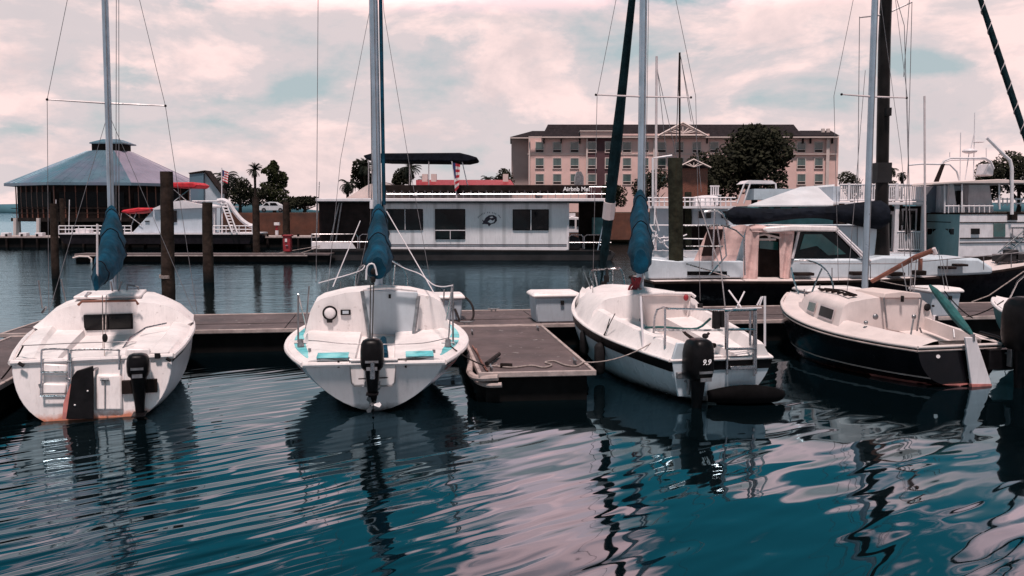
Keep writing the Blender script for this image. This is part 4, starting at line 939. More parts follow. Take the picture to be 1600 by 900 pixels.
def rig(t, mast0, Hm, r, lean=(0, 0), mt='alu', shr=(), spr=None, sprz=4.4, sprl=.85):
    x, y, z = mast0; top = Vector((x+lean[0], y+lean[1], z+Hm))
    def mp(zz): return Vector(mast0).lerp(top, (zz-z)/Hm)
    b = MB(); seg = 12; rings = []
    for i in range(9):
        c = Vector(mast0).lerp(top, i/8); rings.append([c+Vector((math.cos(a)*r, math.sin(a)*r*1.35, 0)) for a in [2*math.pi*k/seg for k in range(seg)]])
    b.loft(rings); mo = b.build('mast', mt, t)
    b = MB(); b.box(mp(z+Hm*.5)+Vector((0, -r*1.36, 0)), (r*.45, .012, 0.01)); b = MB()
    b.tube([mp(z+.2)+Vector((r*.2, -r*1.38, 0)), top+Vector((r*.2, -r*1.38, 0))], .008, 5); b.build('sail_track', 'steeld', mo)
    b = MB(); b.box((x, y, z-.01), (r*3.4, r*4, .03)); b.build('mast_step', 'steeld', t, .004)
    tips = []
    if spr is not None:
        for sg in (-1, 1):
            a = mp(sprz); e = a+Vector((sg*sprl, -.08, spr*sg)); tips.append(e)
            o = MB().tube([a, e], [.018, .012], 6).build('spreader', 'aluw', t); MB().ball(e, .022, 8).build('spreader_tip', 'rub', o)
    b = MB()
    for i, c in enumerate(shr):
        if tips and i < 2: b.tube([c, tips[i], top], .0045, 4)
        else: b.tube([c, mp(sprz-.15) if i < 6 else top], .0045, 4)
    if shr: b.build('shrouds', 'wire', t)
    return mp, top
def sailcover(t, secs, mt='cover', seed=0):
    """secs: (centre, halfwidth, halfheight) along the boom"""
    rnd = random.Random(seed); tab = [(i, *c, hw, hh) for i, (c, hw, hh) in enumerate(secs)]; b = MB(); rings = []; n = (len(secs)-1)*6
    for i in range(n+1):
        u = i/6; c = Vector([interp(tab, u, k) for k in (1, 2, 3)]); hw, hh = interp(tab, u, 4), interp(tab, u, 5); ring = []
        for k in range(20):
            a = 2*math.pi*k/20; fold = 1+.09*math.sin(5*a+u*3)+.07*math.sin(9*a-u*5)+.05*math.sin(14*a+u*9)
            x = math.cos(a)*hw*(1+.25*(-math.sin(a)))*fold; z = math.sin(a)*hh*(1+.03*math.sin(u*9))
            ring.append(c+Vector((x, 0, z)))
        rings.append(ring)
    b.loft(rings); cv_ = b.build('sail_cover', mt, t, smooth=60)
    for k_ in (8, 17, 29):
        if k_ >= n-2: break
        cc = sum(rings[k_], Vector())/20; k_ < n-2 and MB().tube([cc+(p-cc)*1.02 for p in rings[k_]], .011, 5, closed=True).build('cover_tie', 'coverd', cv_)
    return cv_
def outboard(t, x, y, z, s=1., cowl=(.15, .24, .22), leg=.75, tilt=0, rz=0, lab=None, tiller=True, name='outboard_motor'):
    """z: top of the transom bracket; returns the part"""
    root = bpy.data.objects.new(name, None); 
    M_ = Matrix.Translation((x, y, z)) @ Matrix.Rotation(rz, 4, 'Z') @ Matrix.Rotation(tilt, 4, 'X')
    def tr(b):
        b.v = [M_ @ (v*s) for v in b.v]; return b
    w_, d_, h_ = cowl; b = MB(); rings = []
    for zz, kx, ky, oy in ((.02,.72,.70,0), (.06,.92,.9,0), (.14,1,1,0), (.30,1,1,.0), (.40,.93,.93,.01), (.45,.78,.78,.02), (.475,.5,.5,.03)):
        rings.append([Vector((math.copysign(abs(math.cos(a))**.65, math.cos(a))*w_*kx, math.copysign(abs(math.sin(a))**.7, math.sin(a))*d_*ky-.12-oy, zz*h_/.22)) for a in [2*math.pi*k/24 for k in range(24)]])
    b.loft(rings); body = tr(b).build(name, 'blk', t, smooth=50)
    b = MB(); b.tube([(0, -.12, .06), (0, -.12, -.12), (0, -.1, -.35), (0, -.1, -leg)], [.10, .085, .06, .045], 10)
    b.ball((0, -.12, -leg), (.045, .2, .05), 10); b.box((0, -.18, -leg+.13), (.16, .34, .012)); b.prism([(0, -.06, -leg), (0, -.18, -leg), (0, -.14, -leg-.16)], (.012, 0, 0))
    tr(b).build('motor_leg', 'blk', body, smooth=50)
    b = MB()
    for k in range(3):
        a = 2*math.pi*k/3; b.add([(0, -.31, -leg), (math.cos(a-.35)*.1, -.335, -leg+math.sin(a-.35)*.1), (math.cos(a)*.12, -.32, -leg+math.sin(a)*.12), (math.cos(a+.35)*.1, -.30, -leg+math.sin(a+.35)*.1)], [(0, 1, 2, 3)])
    b.tube([(0, -.28, -leg), (0, -.36, -leg)], [.03, .015], 8); tr(b).build('propeller', 'steeld', body)
    b = MB()
    for sx_ in (-.075, .075): b.box((sx_, -.02, -.06), (.025, .07, .26)); b.tube([(sx_, .03, -.04), (sx_, .09, -.04)], .012, 6)
    b.box((0, -.03, .02), (.17, .05, .05)); tr(b).build('clamp_bracket', 'steeld', body, .004)
    if tiller:
        b = MB(); b.tube([(.03, .06, .07), (.05, .35, .12), (.06, .62, .13)], [.022, .018, .022], 8); tr(b).build('tiller_arm', 'blk', body)
    b = MB(); b.box((w_*.0, -.12-d_*.985, .14), (w_*1.1, .02, .03)); b.box((0, -.12-d_*.99, .05), (w_*.9, .02, .045)); tr(b).build('cowl_stripe', 'steeld', body)
    return body
def fender(t, c, L=.5, r=.09, mt='rub', top=None):
    b = MB(); c = Vector(c)
    b.loft([[c+Vector((math.cos(a)*r*k, math.sin(a)*r*k, zz*L)) for a in [2*math.pi*j/14 for j in range(14)]] for zz, k in ((-.5,.3),(-.46,.75),(-.36,1),(.36,1),(.46,.7),(.5,.25))])
    o = b.build('fender', mt, t)
    if top is not None: MB().tube([c+Vector((0, 0, L*.5)), top], .007, 5).build('fender_line', 'roped', o)
    return o
# ================================================================ BOAT 1 (leftmost)
g1 = G(150, 650); t1 = T('sailboat', 'leftmost white sailboat with blunt rounded stern, twin dark window and black rudder', 'sailboat', g1, R(17), 'small sailboats moored at the main dock')
H1 = Hull(t1, 5.1, [(0,.93,.73,-.10),(.15,1.03,.76,-.2),(.4,1.10,.83,-.3),(.62,1.0,.89,-.3),(.8,.74,.97,-.1),(.92,.36,1.04,.35),(1,.03,1.1,.95)], n=3.0, m=2.1, rake=-.20)
H1.hull('gel2'); H1.transom('gel'); H1.rail('rub_rail', 'gel', .035, -.0, .012)  # sides greyer than the transom: shading put into the colour
H1.band('rub_strip', 'rub', lambda u: H1.zs(u)-.075, lambda u: H1.zs(u)-.045, .008, aft=False)
def cab1(y, cw, zt): return (y, [(E(0), E(0)), (E(.05), E(.035)), (cw+.10, E(.07)), (cw+.02, zt-.24), (cw-.09, zt-.13), (cw-.24, zt-.045), (cw*.55, zt+.015), (cw*.25, zt+.04), (0, zt+.045)])
H1.deck([cockpit(.0, .72, .775, .765, .74, .42), cockpit(.12, .72, .80, .78, .72, .42), cockpit(1.2, .82, .86, .83, .74, .42), cockpit(2.15, .86, .92, .86, .76, .42),
         cab1(2.22, 1.01, 1.20), cab1(2.9, .99, 1.26), cab1(3.5, .84, 1.26), cab1(4.1, .6, 1.2), cab1(4.55, .25, 1.12), fore(4.7), fore(5.08)], 'deckw')
# companionway hood: proud panel with dark twin window
z0, z1 = t1.Q(131, 517, 2.14), t1.Q(207, 490, 2.14)
b = MB(); b.prism([t1.Q(120, 531, 2.19), t1.Q(218, 531, 2.19), t1.Q(214, 470, 2.19), t1.Q(125, 470, 2.19)], (0, .12, 0)); b.build('companion_panel', 'gel', t1, .02)
wf = MB().box(((z0.x+z1.x)/2, 2.17, (z0.z+z1.z)/2), (z1.x-z0.x, .03, z1.z-z0.z)).build('companion_window', 'rub', t1, .008)
for a, c in ((.04, .49), (.52, .96)):
    w_ = z1.x-z0.x; MB().box((z0.x+w_*(a+c)/2, 2.15, (z0.z+z1.z)/2), (w_*(c-a), .02, (z1.z-z0.z)*.84)).build('pane', 'smoke', wf)
b = MB(); b.tube([t1.Q(122, 477, 2.1), t1.Q(128, 471, 2.1), t1.Q(212, 469.5, 2.1), t1.Q(216, 476, 2.1)], .02, 8); b.build('hatch_slide', 'tan', t1)
b = MB(); q = t1.Q(172, 464, 2.8); b.box((q.x, 3.0, 1.30), (.95, 1.0, .05)); b.build('pop_top', 'gel', t1, .02)
b = MB(); b.tube([(-.42, 3.0, 1.33), (-.42, 2.7, 1.36), (-.42, 2.4, 1.33)], .014, 6); b.build('grab_rail', 'steel', t1)
# motor, bracket, rudder, ladder, rails, ropes on the stern
def q1(px, py, y=-.035): return t1.Q(px, py, y if y > .05 else y-.17*max(0, py-548)/95)
mc = q1(217, 596, -.12); b = MB(); b.box((mc.x, -.12, q1(217, 604).z), (.42, .07, .17)); b.box((mc.x, -.05, q1(217, 604).z), (.2, .12, .1)); b.build('motor_bracket', 'wdark', t1, .006)
ob = outboard(t1, mc.x, -.10, q1(217, 588).z, 1.0, (.135, .17, .145), .58, 0)
b = MB(); pts = [q1(x, y, -.10) for x, y in ((119, 580), (145, 572), (146, 600), (146, 655), (103, 655), (108, 620), (112, 590))]; b.prism(pts, (0, .05, 0)); rd = b.build('rudder', 'blk', t1, .008)
b = MB(); b.prism([q1(x, y, -.085) for x, y in ((110, 600), (115, 596), (104, 655), (97, 655), (99, 630))], (0, .025, 0)); b.build('rudder_edge', 'boot', rd)
for x, y in ((137, 611), (117, 633)): MB().ball(q1(x, y, -.108), .012, 8).build('bolt', 'flagw', rd)
b = MB(); b.tube([q1(145, 578, -.06), q1(176, 566, .3), q1(192, 545, .9), q1(204, 528, 1.2), q1(228, 512, 1.5), q1(260, 505, 1.7)], [.018, .018, .016, .016, .014, .012], 8); b.build('tiller', 'steel', rd)
b = MB()
b.tube(spline([q1(64, 618), q1(65, 580), q1(65, 552), q1(70, 546), q1(102, 546), q1(107, 552), q1(107, 582), q1(106, 618)], 4), .013, 7)
for y in (581, 618): b.tube([q1(63, y), q1(106, y)], .013, 7)
b.build('boarding_ladder', 'steel', t1)
loop(t1, 'stern_rail', 'steel', [[q1(110, 600), q1(110, 560), q1(111, 551), q1(118, 546.5), q1(180, 546.5), q1(186, 552), q1(186, 578)]], .013, 7, 4)
loop(t1, 'ladder_hinge', 'steeld', [[q1(105, 565), q1(112, 565)], [q1(62, 600), q1(64, 606)], [q1(104, 590), q1(109, 594)]], .018)
b = MB(); a, c = q1(193, 600), q1(236, 545); b.prism([q1(192, 597, -.012), q1(236, 597, -.012), q1(234, 545, -.012), q1(196, 545, -.012)], (0, .1, 0)); b.build('motor_well_panel', 'gel', t1, .02)
b = MB(); b.prism([q1(150, 642, -.015), q1(192, 642, -.015), q1(190, 585, -.015), q1(150, 585, -.015)], (0, .1, 0)); b.build('transom_panel', 'gel', t1, .03)
b = MB(); b.prism([q1(63, 616, -.012), q1(103, 616, -.012), q1(104, 600, -.012), q1(64, 599, -.012)], (0, .1, 0)); b.prism([q1(66, 588, -.012), q1(105, 588, -.012), q1(105, 570, -.012), q1(67, 568, -.012)], (0, .1, 0)); b.build('boarding_step', 'gel', t1, .02)
for x0_, y0_, x1_, y1_ in ((29, 567, 37, 572), (260, 560, 267, 564)): b = MB(); b.tube([q1(x0_, y0_, -.04), q1(x1_, y1_, -.04)], .022, 7); b.build('gudgeon_pin', 'rub', t1)
a = q1(246, 556, -.04); MB().box(a, (.07, .03, .07)).build('power_socket', 'rub', t1, .008)
b = MB(); b.tube([q1(157, 593, -.04), q1(170, 593, -.04)], .02, 7); b.tube([q1(164, 593, -.03), q1(164, 640, -.03)], .008, 5); b.build('transom_fitting', 'steeld', t1)
loop(t1, 'lifeline', 'wire', [[q1(34, 540, .1), q1(150, 535, .9), q1(270, 533, 1.0)]], .006, 5, 5)
for x, y, yy in ((270, 533, 1.0), (277, 532, 1.1), (275, 548, .5)): MB().ball(q1(x, y, yy), .03, 8).build('deck_fitting', 'steeld', t1)
loop(t1, 'mainsheet', 'rope', [[t1.Q(160, 462, 1.3), t1.Q(161, 545, .35)], [t1.Q(166, 462, 1.3), t1.Q(165, 525, .5)], [t1.Q(163, 535, .4), t1.Q(164, 592, 0)]], .006, 5)
b = MB(); b.ball(t1.Q(164, 528, .45), (.035, .03, .06), 8); b.build('sheet_block', 'rub', t1)
mp, top1 = rig(t1, tuple(t1.Q(177.5, 460, 3.62)), 7.2, .052, (.05, 0), 'alu', shr=[(-1.12, 3.5, .9), (1.12, 3.5, .9), (-1.1, 3.2, .9), (1.1, 3.2, .9)], spr=-.02, sprz=4.33, sprl=.87)
def onaxis(t, px, py, y): return t.Q(px, py, y)
def cov(t, lst): 
    o = []
    for y, px, y0, y1, wpx in lst:
        a, c, e = t.Q(px, y0, y), t.Q(px, y1, y), t.Q(px+wpx, y0, y); o.append(((a+c)/2, abs(e.x-a.x)/2, abs(a.z-c.z)/2))
    return o
sc1 = cov(t1, [(3.62, 175, 322, 352, 20), (3.4, 175, 322, 375, 26), (2.9, 176, 340, 402, 36), (2.3, 173, 362, 422, 40), (1.7, 166, 388, 436, 36), (1.1, 155, 412, 446, 22), (.75, 150, 430, 455, 8)])
sailcover(t1, sc1)
loop(t1, 'boom_end', 'aluw', [[t1.Q(152, 350, .8), t1.Q(152, 448, .8)]], .014, 6)
loop(t1, 'deck_lines', 'wire', [[t1.Q(177, 461, 3.3), t1.Q(173, 440, 3.2)], [t1.Q(183, 461, 3.3), t1.Q(190, 440, 3.3)], [t1.Q(198, 460, 3.4), t1.Q(199, 445, 3.4), t1.Q(216, 448, 3.4), t1.Q(218, 460, 3.4)]], .014, 6)
loop(t1, 'halyard', 'wire', [[t1.Q(181, 440, 3.5), (0.12, 3.6, 8.4)], [t1.Q(186, 452, 3.4), (0.15, 3.6, 8.4)]], .005, 4)
for a in ((60, 438, 66, 482), (95, 436, 103, 472)): loop(t1, 'stanchion', 'steeld', [[t1.Q(a[2], a[3], 3.3), t1.Q(a[0], a[1], 3.3)]], .012, 6)
MB().tube([t1.QX(66, 488, -1.1), t1.QX(72, 480, -1.0)], .02, 6).build('stanchion_base', 'steeld', t1)
# ================================================================ BOAT 2
g2 = G(586, 646); t2 = T('sailboat', 'white sailboat with bright teal deck panels and a grey heart shaped transom', 'sailboat', g2, R(7), 'small sailboats moored at the main dock')
H2 = Hull(t2, 5.3, [(0,.89,.66,.0),(.1,1.06,.66,-.05),(.25,1.25,.665,-.12),(.42,1.32,.69,-.2),(.6,1.2,.74,-.2),(.78,.82,.84,-.1),(.9,.44,.93,.25),(1,.03,1.02,.85)], n=1.75, m=1.35, rake=.22)
H2.hull('gel3'); H2.transom('gel2')  # sides darker and cooler than the transom: their shade is in the colour
H2.rail('rub_rail', 'gel', .034, -.01, .012); H2.band('sheer_stripe', 'rub', lambda u: H2.zs(u)-.10, lambda u: H2.zs(u)-.075, .006, u0=.02, u1=.25, aft=False)
def ck2(y, ci, zc): return (y, [(E(0), E(0)), (E(.06), E(.035)), (ci+.1, E(.045)), (ci+.02, zc), (ci-.06, zc+.012), (ci-.24, zc-.01), (.26, zc-.03), (.25, zc-.10), (0, zc-.10)])
def cb2(y, cw, zt): return (y, [(E(0), E(0)), (E(.06), E(.035)), (cw+.03, E(.045)), (cw-.07, zt-.22), (cw-.13, zt-.1), (cw-.24, zt-.035), (cw*.45, zt+.05), (cw*.2, zt+.07), (0, zt+.07)])
H2.deck([ck2(.0, .72, .715), ck2(.10, .74, .72), ck2(.8, .82, .74), ck2(1.5, .92, .77), ck2(2.2, 1.02, .80), cb2(2.22, 1.08, 1.32), cb2(2.8, 1.08, 1.36), cb2(3.6, .86, 1.3), cb2(4.1, .55, 1.18), cb2(4.4, .3, 1.08), fore(4.5), fore(5.28)], 'deckw')
# teal non-skid panels
def panel2(pts, z, name='nonskid_panel', dz=.004):
    return MB().prism([Vector((x, y, z+dz)) for x, y in pts], (0, 0, .006)).build(name, 'teal', t2)
for sg in (-1, 1):
    for u0, u1 in ((.04, .30), (.34, .56)):
        rings = []
        for i in range(9):
            u = u0+(u1-u0)*i/8; y = u*5.3; z = H2.zs(u)+.048; xo = H2.b(u)-.10; xi = max(xo-.30, interp([(0, .84), (.28, .98), (.42, 1.12), (.6, 1.08), (.8, .9)], u, 1))
            if xo-xi < .04: xi = xo-.04
            rings.append([Vector((sg*xi, y, z)), Vector((sg*xo, y, z-.004)), Vector((sg*xo, y, z-.012)), Vector((sg*xi, y, z-.012))])
        MB().loft(rings).build('nonskid_panel', 'teal', t2)
for x0_, x1_ in ((-.73, -.33), (.40, .76)): MB().box(((x0_+x1_)/2, .10, .752), (x1_-x0_, .26, .008), rx=R(6)).build('nonskid_panel', 'teal', t2, .003)
# stern rim, transom details
MB().box((-.0, .0, .70), (.60, .10, .03)).build('stern_rim', 'gel', t2, .01)
wl_ = [t2.Q(x, y, -.02) for x, y in ((546, 562), (619, 562), (617, 598), (613, 603), (553, 603), (549, 598))]
b = MB(); b.prism(wl_, (0, .06, 0)); b.build('motor_well', 'gel', t2, .015)
loop(t2, 'well_outline', 'steeld', [[p+Vector((0, -.01, 0)) for p in wl_]+[wl_[0]+Vector((0, -.01, 0))]], .006, 5)
for x in (529, 634): MB().box(t2.Q(x, 569, -.02), (.025, .02, .09)).build('chainplate', 'rub', t2)
m2 = t2.Q(582, 572, -.14); ob2 = outboard(t2, m2.x, -.12, t2.Q(582, 578, -.1).z, .95, (.155, .2, .20), .42, R(-4))
b = MB(); b.tube([t2.Q(582, 566, -.42), t2.Q(582, 592, -.42)], .03, 8); b.build('cowl_handle', 'steel', ob2)
b = MB(); b.ball(t2.Q(584, 605, -.1), (.09, .06, .06), 10); b.ball(t2.Q(583, 612, -.12), (.06, .05, .05), 10); b.box(t2.Q(582, 600, -.06), (.2, .08, .06)); b.build('motor_mount', 'steeld', t2, .004)
MB().ball(t2.Q(583, 641, -.02), .018, 8).build('drain_plug', 'rub', t2)
for k in range(4): b = MB(); b.tube([t2.Q(560+3*k, 592, -.06), t2.Q(606, 590+2*k, -.06)], .008, 5); b.build('fuel_hose', 'rub', t2) if k == 0 else None
# companionway
cp_ = [t2.Q(x, y, 2.17) for x, y in ((568, 453), (653, 457), (643, 524), (578, 522))]
b = MB(); b.prism(cp_, (0, .08, 0)); hb = b.build('hatch_board', 'hatch', t2, .01)
for a, c in (((566, 455), (581, 548)), ((654, 463), (643, 550))):
    p_, q_ = t2.Q(*a, 2.13), t2.Q(*c, 1.85); MB().tube([p_, q_], .032, 6).build('companion_rail', 'steeld', t2)
b = MB(); b.tube([t2.Q(567, 452.5, 2.1), t2.Q(608, 449.5, 2.1), t2.Q(652, 454, 2.1)], .022, 8); b.build('hatch_lip', 'gel', t2)
MB().box(t2.Q(609, 463, 2.15), (.035, .03, .06)).build('hatch_lock', 'rub', hb)
b = MB(); b.box(t2.Q(610, 545, 1.6)+Vector((0, 0, 0)), (.5, .5, .04)); b.build('bridge_deck', 'deckw', t2, .01)
b = MB(); c_ = t2.Q(515.5, 489, 2.18); b.ball(c_, (.09, .035, .09), 18); cmp_ = b.build('compass', 'flagw', t2)
MB().tube([c_+Vector((math.cos(a)*.1, -.01, math.sin(a)*.1)) for a in [2*math.pi*k/20 for k in range(20)]], .014, 6, closed=True).build('compass_ring', 'rub', cmp_)
MB().box(t2.Q(515, 502, 2.17), (.08, .03, .04)).build('compass_foot', 'rub', cmp_)
ins = MB().box(t2.Q(540, 488, 2.19), (.15, .03, .08)).build('depth_display', 'rub', t2, .005); MB().box(t2.Q(540, 488, 2.17), (.09, .01, .045)).build('screen', 'hatch', ins)
MB().tube([t2.Q(599, 530, 1.0), t2.Q(601, 556, .4)], [.045, .05], 8).build('winch_handle', 'cover', t2)
for x, y in ((470, 541), (700, 541)):
    b = MB(); c_ = t2.QZ(x, y, .72); b.tube([c_, c_+Vector((0, 0, .1))], [.05, .035], 10); b.tube([c_+Vector((-.09, 0, .05)), c_+Vector((.09, 0, .05))], .013, 6); b.build('winch', 'steeld', t2)
for x, y in ((484, 550), (678, 552)):
    c_ = t2.QZ(x, y, .72); MB().tube([c_+Vector((0,0,.0)), c_+Vector((0,0,.05))], .02, 8).build('deck_cleat', 'steeld', t2)
st = []
for a, c in (((466, 540), (466, 460)), ((477, 524), (483, 447)), ((708, 538), (707, 444)), ((692, 500), (694, 452)), ((532, 468), (532, 440))):
    p0_ = t2.QZ(a[0], a[1], .72); e = t2.Q(c[0], c[1], p0_.y); st.append([p0_, e]); 
for s_ in st: MB().tube(s_, .013, 6).build('stanchion', 'steeld', t2)
p0_ = t2.QZ(700, 541, .72); loop(t2, 'stern_pulpit', 'steel', [[p0_, t2.Q(707, 446, p0_.y)], [t2.Q(707, 446, p0_.y), t2.Q(697, 500, p0_.y+.6)], [t2.Q(466, 460, st[0][0].y), t2.Q(478, 510, st[0][0].y+.8)]], .011, 6)
loop(t2, 'lifeline', 'wire', [[t2.Q(482, 532, .7), t2.Q(500, 533, .6), t2.Q(540, 537, .5), t2.Q(600, 538, .45), t2.Q(660, 536, .5), t2.Q(700, 528, .7)]], .006, 5, 4)
loop(t2, 'lifeline', 'white', [[t2.Q(498, 442, 3.2), t2.Q(560, 424, 4.2), t2.Q(571, 414, 4.6)], [t2.Q(612, 408, 4.6), t2.Q(632, 419, 4.2), t2.Q(656, 428, 3.2), t2.Q(676, 444, 1.6), t2.Q(692, 448, .9), t2.Q(707, 446, .7)]], .009, 5, 4)
loop(t2, 'bow_pulpit', 'steel', [[t2.Q(554, 455, 4.3), t2.Q(555, 432, 4.6), t2.Q(562, 418, 4.8), t2.Q(571, 413, 5.0)], [t2.Q(612, 407, 5.0), t2.Q(627, 416, 4.8), t2.Q(635, 432, 4.6), t2.Q(636, 450, 4.3)], [t2.Q(614, 446, 4.6), t2.Q(617, 414, 4.8)]], .014, 7, 4)
mp, top2 = rig(t2, tuple(t2.Q(592, 452, 3.55)), 7.6, .072, (-.05, 0), 'alu', shr=[], spr=None, sprz=4.6)
loop(t2, 'halyard', 'cover', [[t2.Q(600, 320, 3.5), top2+Vector((.12, 0, 0))]], .03, 6)
loop(t2, 'shrouds', 'white', [[t2.Q(520, 448, 3.1), t2.Q(563, 345, 3.3)], [t2.Q(604, 330, 3.3), t2.Q(690, 478, 2.6)]], .009, 5)
loop(t2, 'shrouds', 'wire', [[t2.Q(556, 452, 3.6), t2.Q(579, 345, 3.5), t2.Q(584, 200, 3.5), top2], [t2.Q(584, 330, 3.5), t2.Q(614, 455, 3.4)], [t2.Q(581, 318, 3.5), t2.Q(579, 60, 3.5), top2], [t2.Q(511, 462, 3.2), t2.Q(532, 250, 3.5), t2.Q(577, 20, 3.6), top2], [t2.Q(676, 458, 3.2), t2.Q(640, 260, 3.5), t2.Q(600, 20, 3.6), top2], [t2.Q(494, 440, 3.0), t2.Q(497, 0, 3.3)]], .0055, 4)
loop(t2, 'topping_block', 'white', [[t2.Q(581, 312, 3.4), t2.Q(581, 326, 3.4)]], .035, 8)
sailcover(t2, cov(t2, [(3.5, 592, 320, 350, 22), (3.3, 592, 320, 375, 26), (2.7, 592, 345, 405, 32), (2.0, 591, 368, 425, 40), (1.4, 590, 388, 434, 36), (1.05, 590, 402, 436, 24)]), seed=3)
b = MB()
for y in (424, 437): b.ball(t2.Q(583, y, 1.0), (.035, .03, .05), 8)
b.build('sheet_block', 'rub', t2)
loop(t2, 'mainsheet', 'roped', [[t2.Q(579, 445, 1.0), t2.Q(578, 556, .05)], [t2.Q(584, 445, 1.0), t2.Q(581, 556, .05)]], .008, 5)
loop(t2, 'boom_bail', 'white', [[t2.Q(572, 437, 1.0), t2.Q(574, 416, 1.0), t2.Q(584, 413, 1.0), t2.Q(589, 430, 1.0)]], .014, 6, 3)
# registration marks
def hullmark(t, H, side, u0, u1, z0, z1, name, mt, off=.012):
    b = MB(); n_ = 8; ring = []
    for i in range(n_+1):
        u = u0+(u1-u0)*i/n_; ring.append([Vector((side*(H.hx(u, H.zs(u)-z)+off), H.yo(u, H.zs(u)-z), H.zs(u)-z)) for z in (z0, z1)])
    b.loft(ring, closed=False, c0=False, c1=False); return b.build(name, mt, t, smooth=0)
for k in range(9):
    u = .055+k*.014; hullmark(t2, H2, 1, u, u+.009, .10+.012*(k % 3), .17+.01*((k*7) % 3), 'name_stroke', 'boot' if k % 2 else 'redp')
for k in range(7):
    u = .06+k*.016; hullmark(t2, H2, -1, u, u+.010, .11+.012*(k % 3), .18, 'name_stroke', 'redp')
# ================================================================ BOAT 3
g3 = G(1126, 629); t3 = T('sailboat', 'white sailboat with a black band under the gunwale and a black 9.9 outboard motor', 'sailboat', g3, R(12), 'small sailboats moored at the main dock')
H3 = Hull(t3, 6.1, [(0,.74,.60,.0),(.12,.90,.63,-.1),(.3,1.06,.68,-.2),(.48,1.09,.75,-.25),(.66,.95,.83,-.25),(.82,.64,.93,-.05),(.92,.34,1.0,.35),(1,.03,1.07,.85)], n=2.8, m=1.7, rake=.16)
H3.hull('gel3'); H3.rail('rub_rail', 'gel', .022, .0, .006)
H3.band('black_band', 'blk', lambda u: H3.zs(u)-.15, lambda u: H3.zs(u)-.015, .01)
def ck3(y, ci, zc): return (y, [(E(0), E(0)), (E(.03), E(.02)), (E(.10), E(.14)), (ci+.10, zc+.02), (ci, zc+.03), (ci-.08, zc-.12), (.26, zc-.14), (.25, .56), (0, .56)])
def cb3(y, cw, zt): return (y, [(E(0), E(0)), (E(.03), E(.02)), (E(.12), E(.22)), (cw, zt-.12), (cw-.06, zt-.06), (cw-.16, zt-.02), (cw*.45, zt+.02), (cw*.2, zt+.04), (0, zt+.045)])
H3.deck([ck3(.0, .52, .76), ck3(.10, .54, .78), ck3(1.0, .68, .84), ck3(2.0, .78, .92), ck3(2.75, .80, .98), cb3(2.77, .86, 1.20), cb3(3.4, .84, 1.24), cb3(4.1, .72, 1.24), cb3(4.8, .5, 1.2), cb3(5.2, .26, 1.16), fore(5.35, .08), fore(6.05, .04)], 'deckw')
cp_ = [t3.Q(x, y, 2.72) for x, y in ((1003, 461), (1080, 461), (1072, 512), (1012, 512))]
hb = MB().prism(cp_, (0, .08, 0)).build('hatch_board', 'deckp', t3, .01)
b = MB(); b.tube([t3.Q(1000, 460, 2.68), t3.Q(1035, 458, 2.68), t3.Q(1080, 459, 2.68), t3.Q(1086, 464, 2.68)], .028, 8); b.build('hatch_lip', 'gel', t3)
b = MB(); b.ball(t3.Q(1072, 465, 2.64), (.045, .03, .055), 10); b.build('red_light', 'redp', t3)
MB().box(t3.Q(1094, 478, 2.7), (.09, .03, .08)).build('instrument', 'rub', t3, .006)
for a, b_ in (((1003, 470), (1012, 512)), ((1078, 470), (1071, 512))): MB().tube([t3.Q(*a, 2.68), t3.Q(*b_, 2.66)], .012, 6).build('companion_rail', 'deckp', t3)
# side windows on the cabin (left side)
def sidepatch(t, H, x_in, pts, name, mt, parent=None):
    return MB().prism([t.QX(px, py, x_in) for px, py in pts], (.02, 0, 0)).build(name, mt, parent or t, .004)
b = MB()
for u0, u1 in ((.66, .76),):
    ring = []
    for i in range(7):
        u = u0+(u1-u0)*i/6; y = u*6.1; xa = -(H3.b(u)-.03)+.0; xb = -(H3.b(u)-.12)
        z0_, z1_ = H3.zs(u)+.02, H3.zs(u)+.22; ring.append([Vector((xa+(xb-xa)*k-.012, y, z0_+(z1_-z0_)*k)) for k in (.25, .8)])
    b.loft(ring, closed=False, c0=False, c1=False)
b.build('side_window', 'smoke', t3)
# stern: motor, ladder, pulpit
def q3(px, py, y=-.04): return t3.Q(px, py, y)
m3 = q3(1083, 600, -.1); ob3 = outboard(t3, m3.x, -.10, q3(1083, 590, -.1).z-.02, 1.05, (.165, .22, .25), .52, 0, R(4), tiller=False)
tx = text('9.9', .10, 'letter', ob3, Vector((m3.x+.02, -.47, q3(1091, 567, -.47).z)), rot=(R(82), 0, R(4)), name='motor_number', shear=.3, bold=.001)
b = MB(); b.box(q3(1064, 586, -.02), (.14, .1, .08)); b.build('motor_mount', 'steeld', t3, .006)
b = MB(); wl_ = [q3(x, y, -.012) for x, y in ((1050, 563), (1058, 536), (1104, 536), (1108, 545), (1109, 566), (1105, 620), (1060, 620))]; b.prism(wl_, (0, .05, 0)); b.build('transom_notch', 'gel3', t3, .01)
loop(t3, 'stern_pulpit', 'steel', [[t3.Q(1021, 524, .9), t3.Q(1023, 495, .9), t3.Q(1027, 484, .9), t3.Q(1036, 480, .8), t3.Q(1045, 482.5, .5), t3.Q(1120, 484, .2), t3.Q(1133, 484, .15)], [t3.Q(1039, 540, .25), t3.Q(1039, 483, .35)], [t3.Q(1021, 516, .6), t3.Q(1130, 516, .2)], [t3.Q(1134, 546, .02), t3.Q(1134, 486, .05)]], .016, 7)
ld = [[q3(1136, 585), q3(1136, 545), q3(1137, 488), q3(1145, 484), q3(1172, 484)], [q3(1178, 588), q3(1178, 486)], [q3(1181, 584), q3(1181, 486)], [q3(1132, 486), q3(1182, 484)], [q3(1172, 540), q3(1172, 486)]]
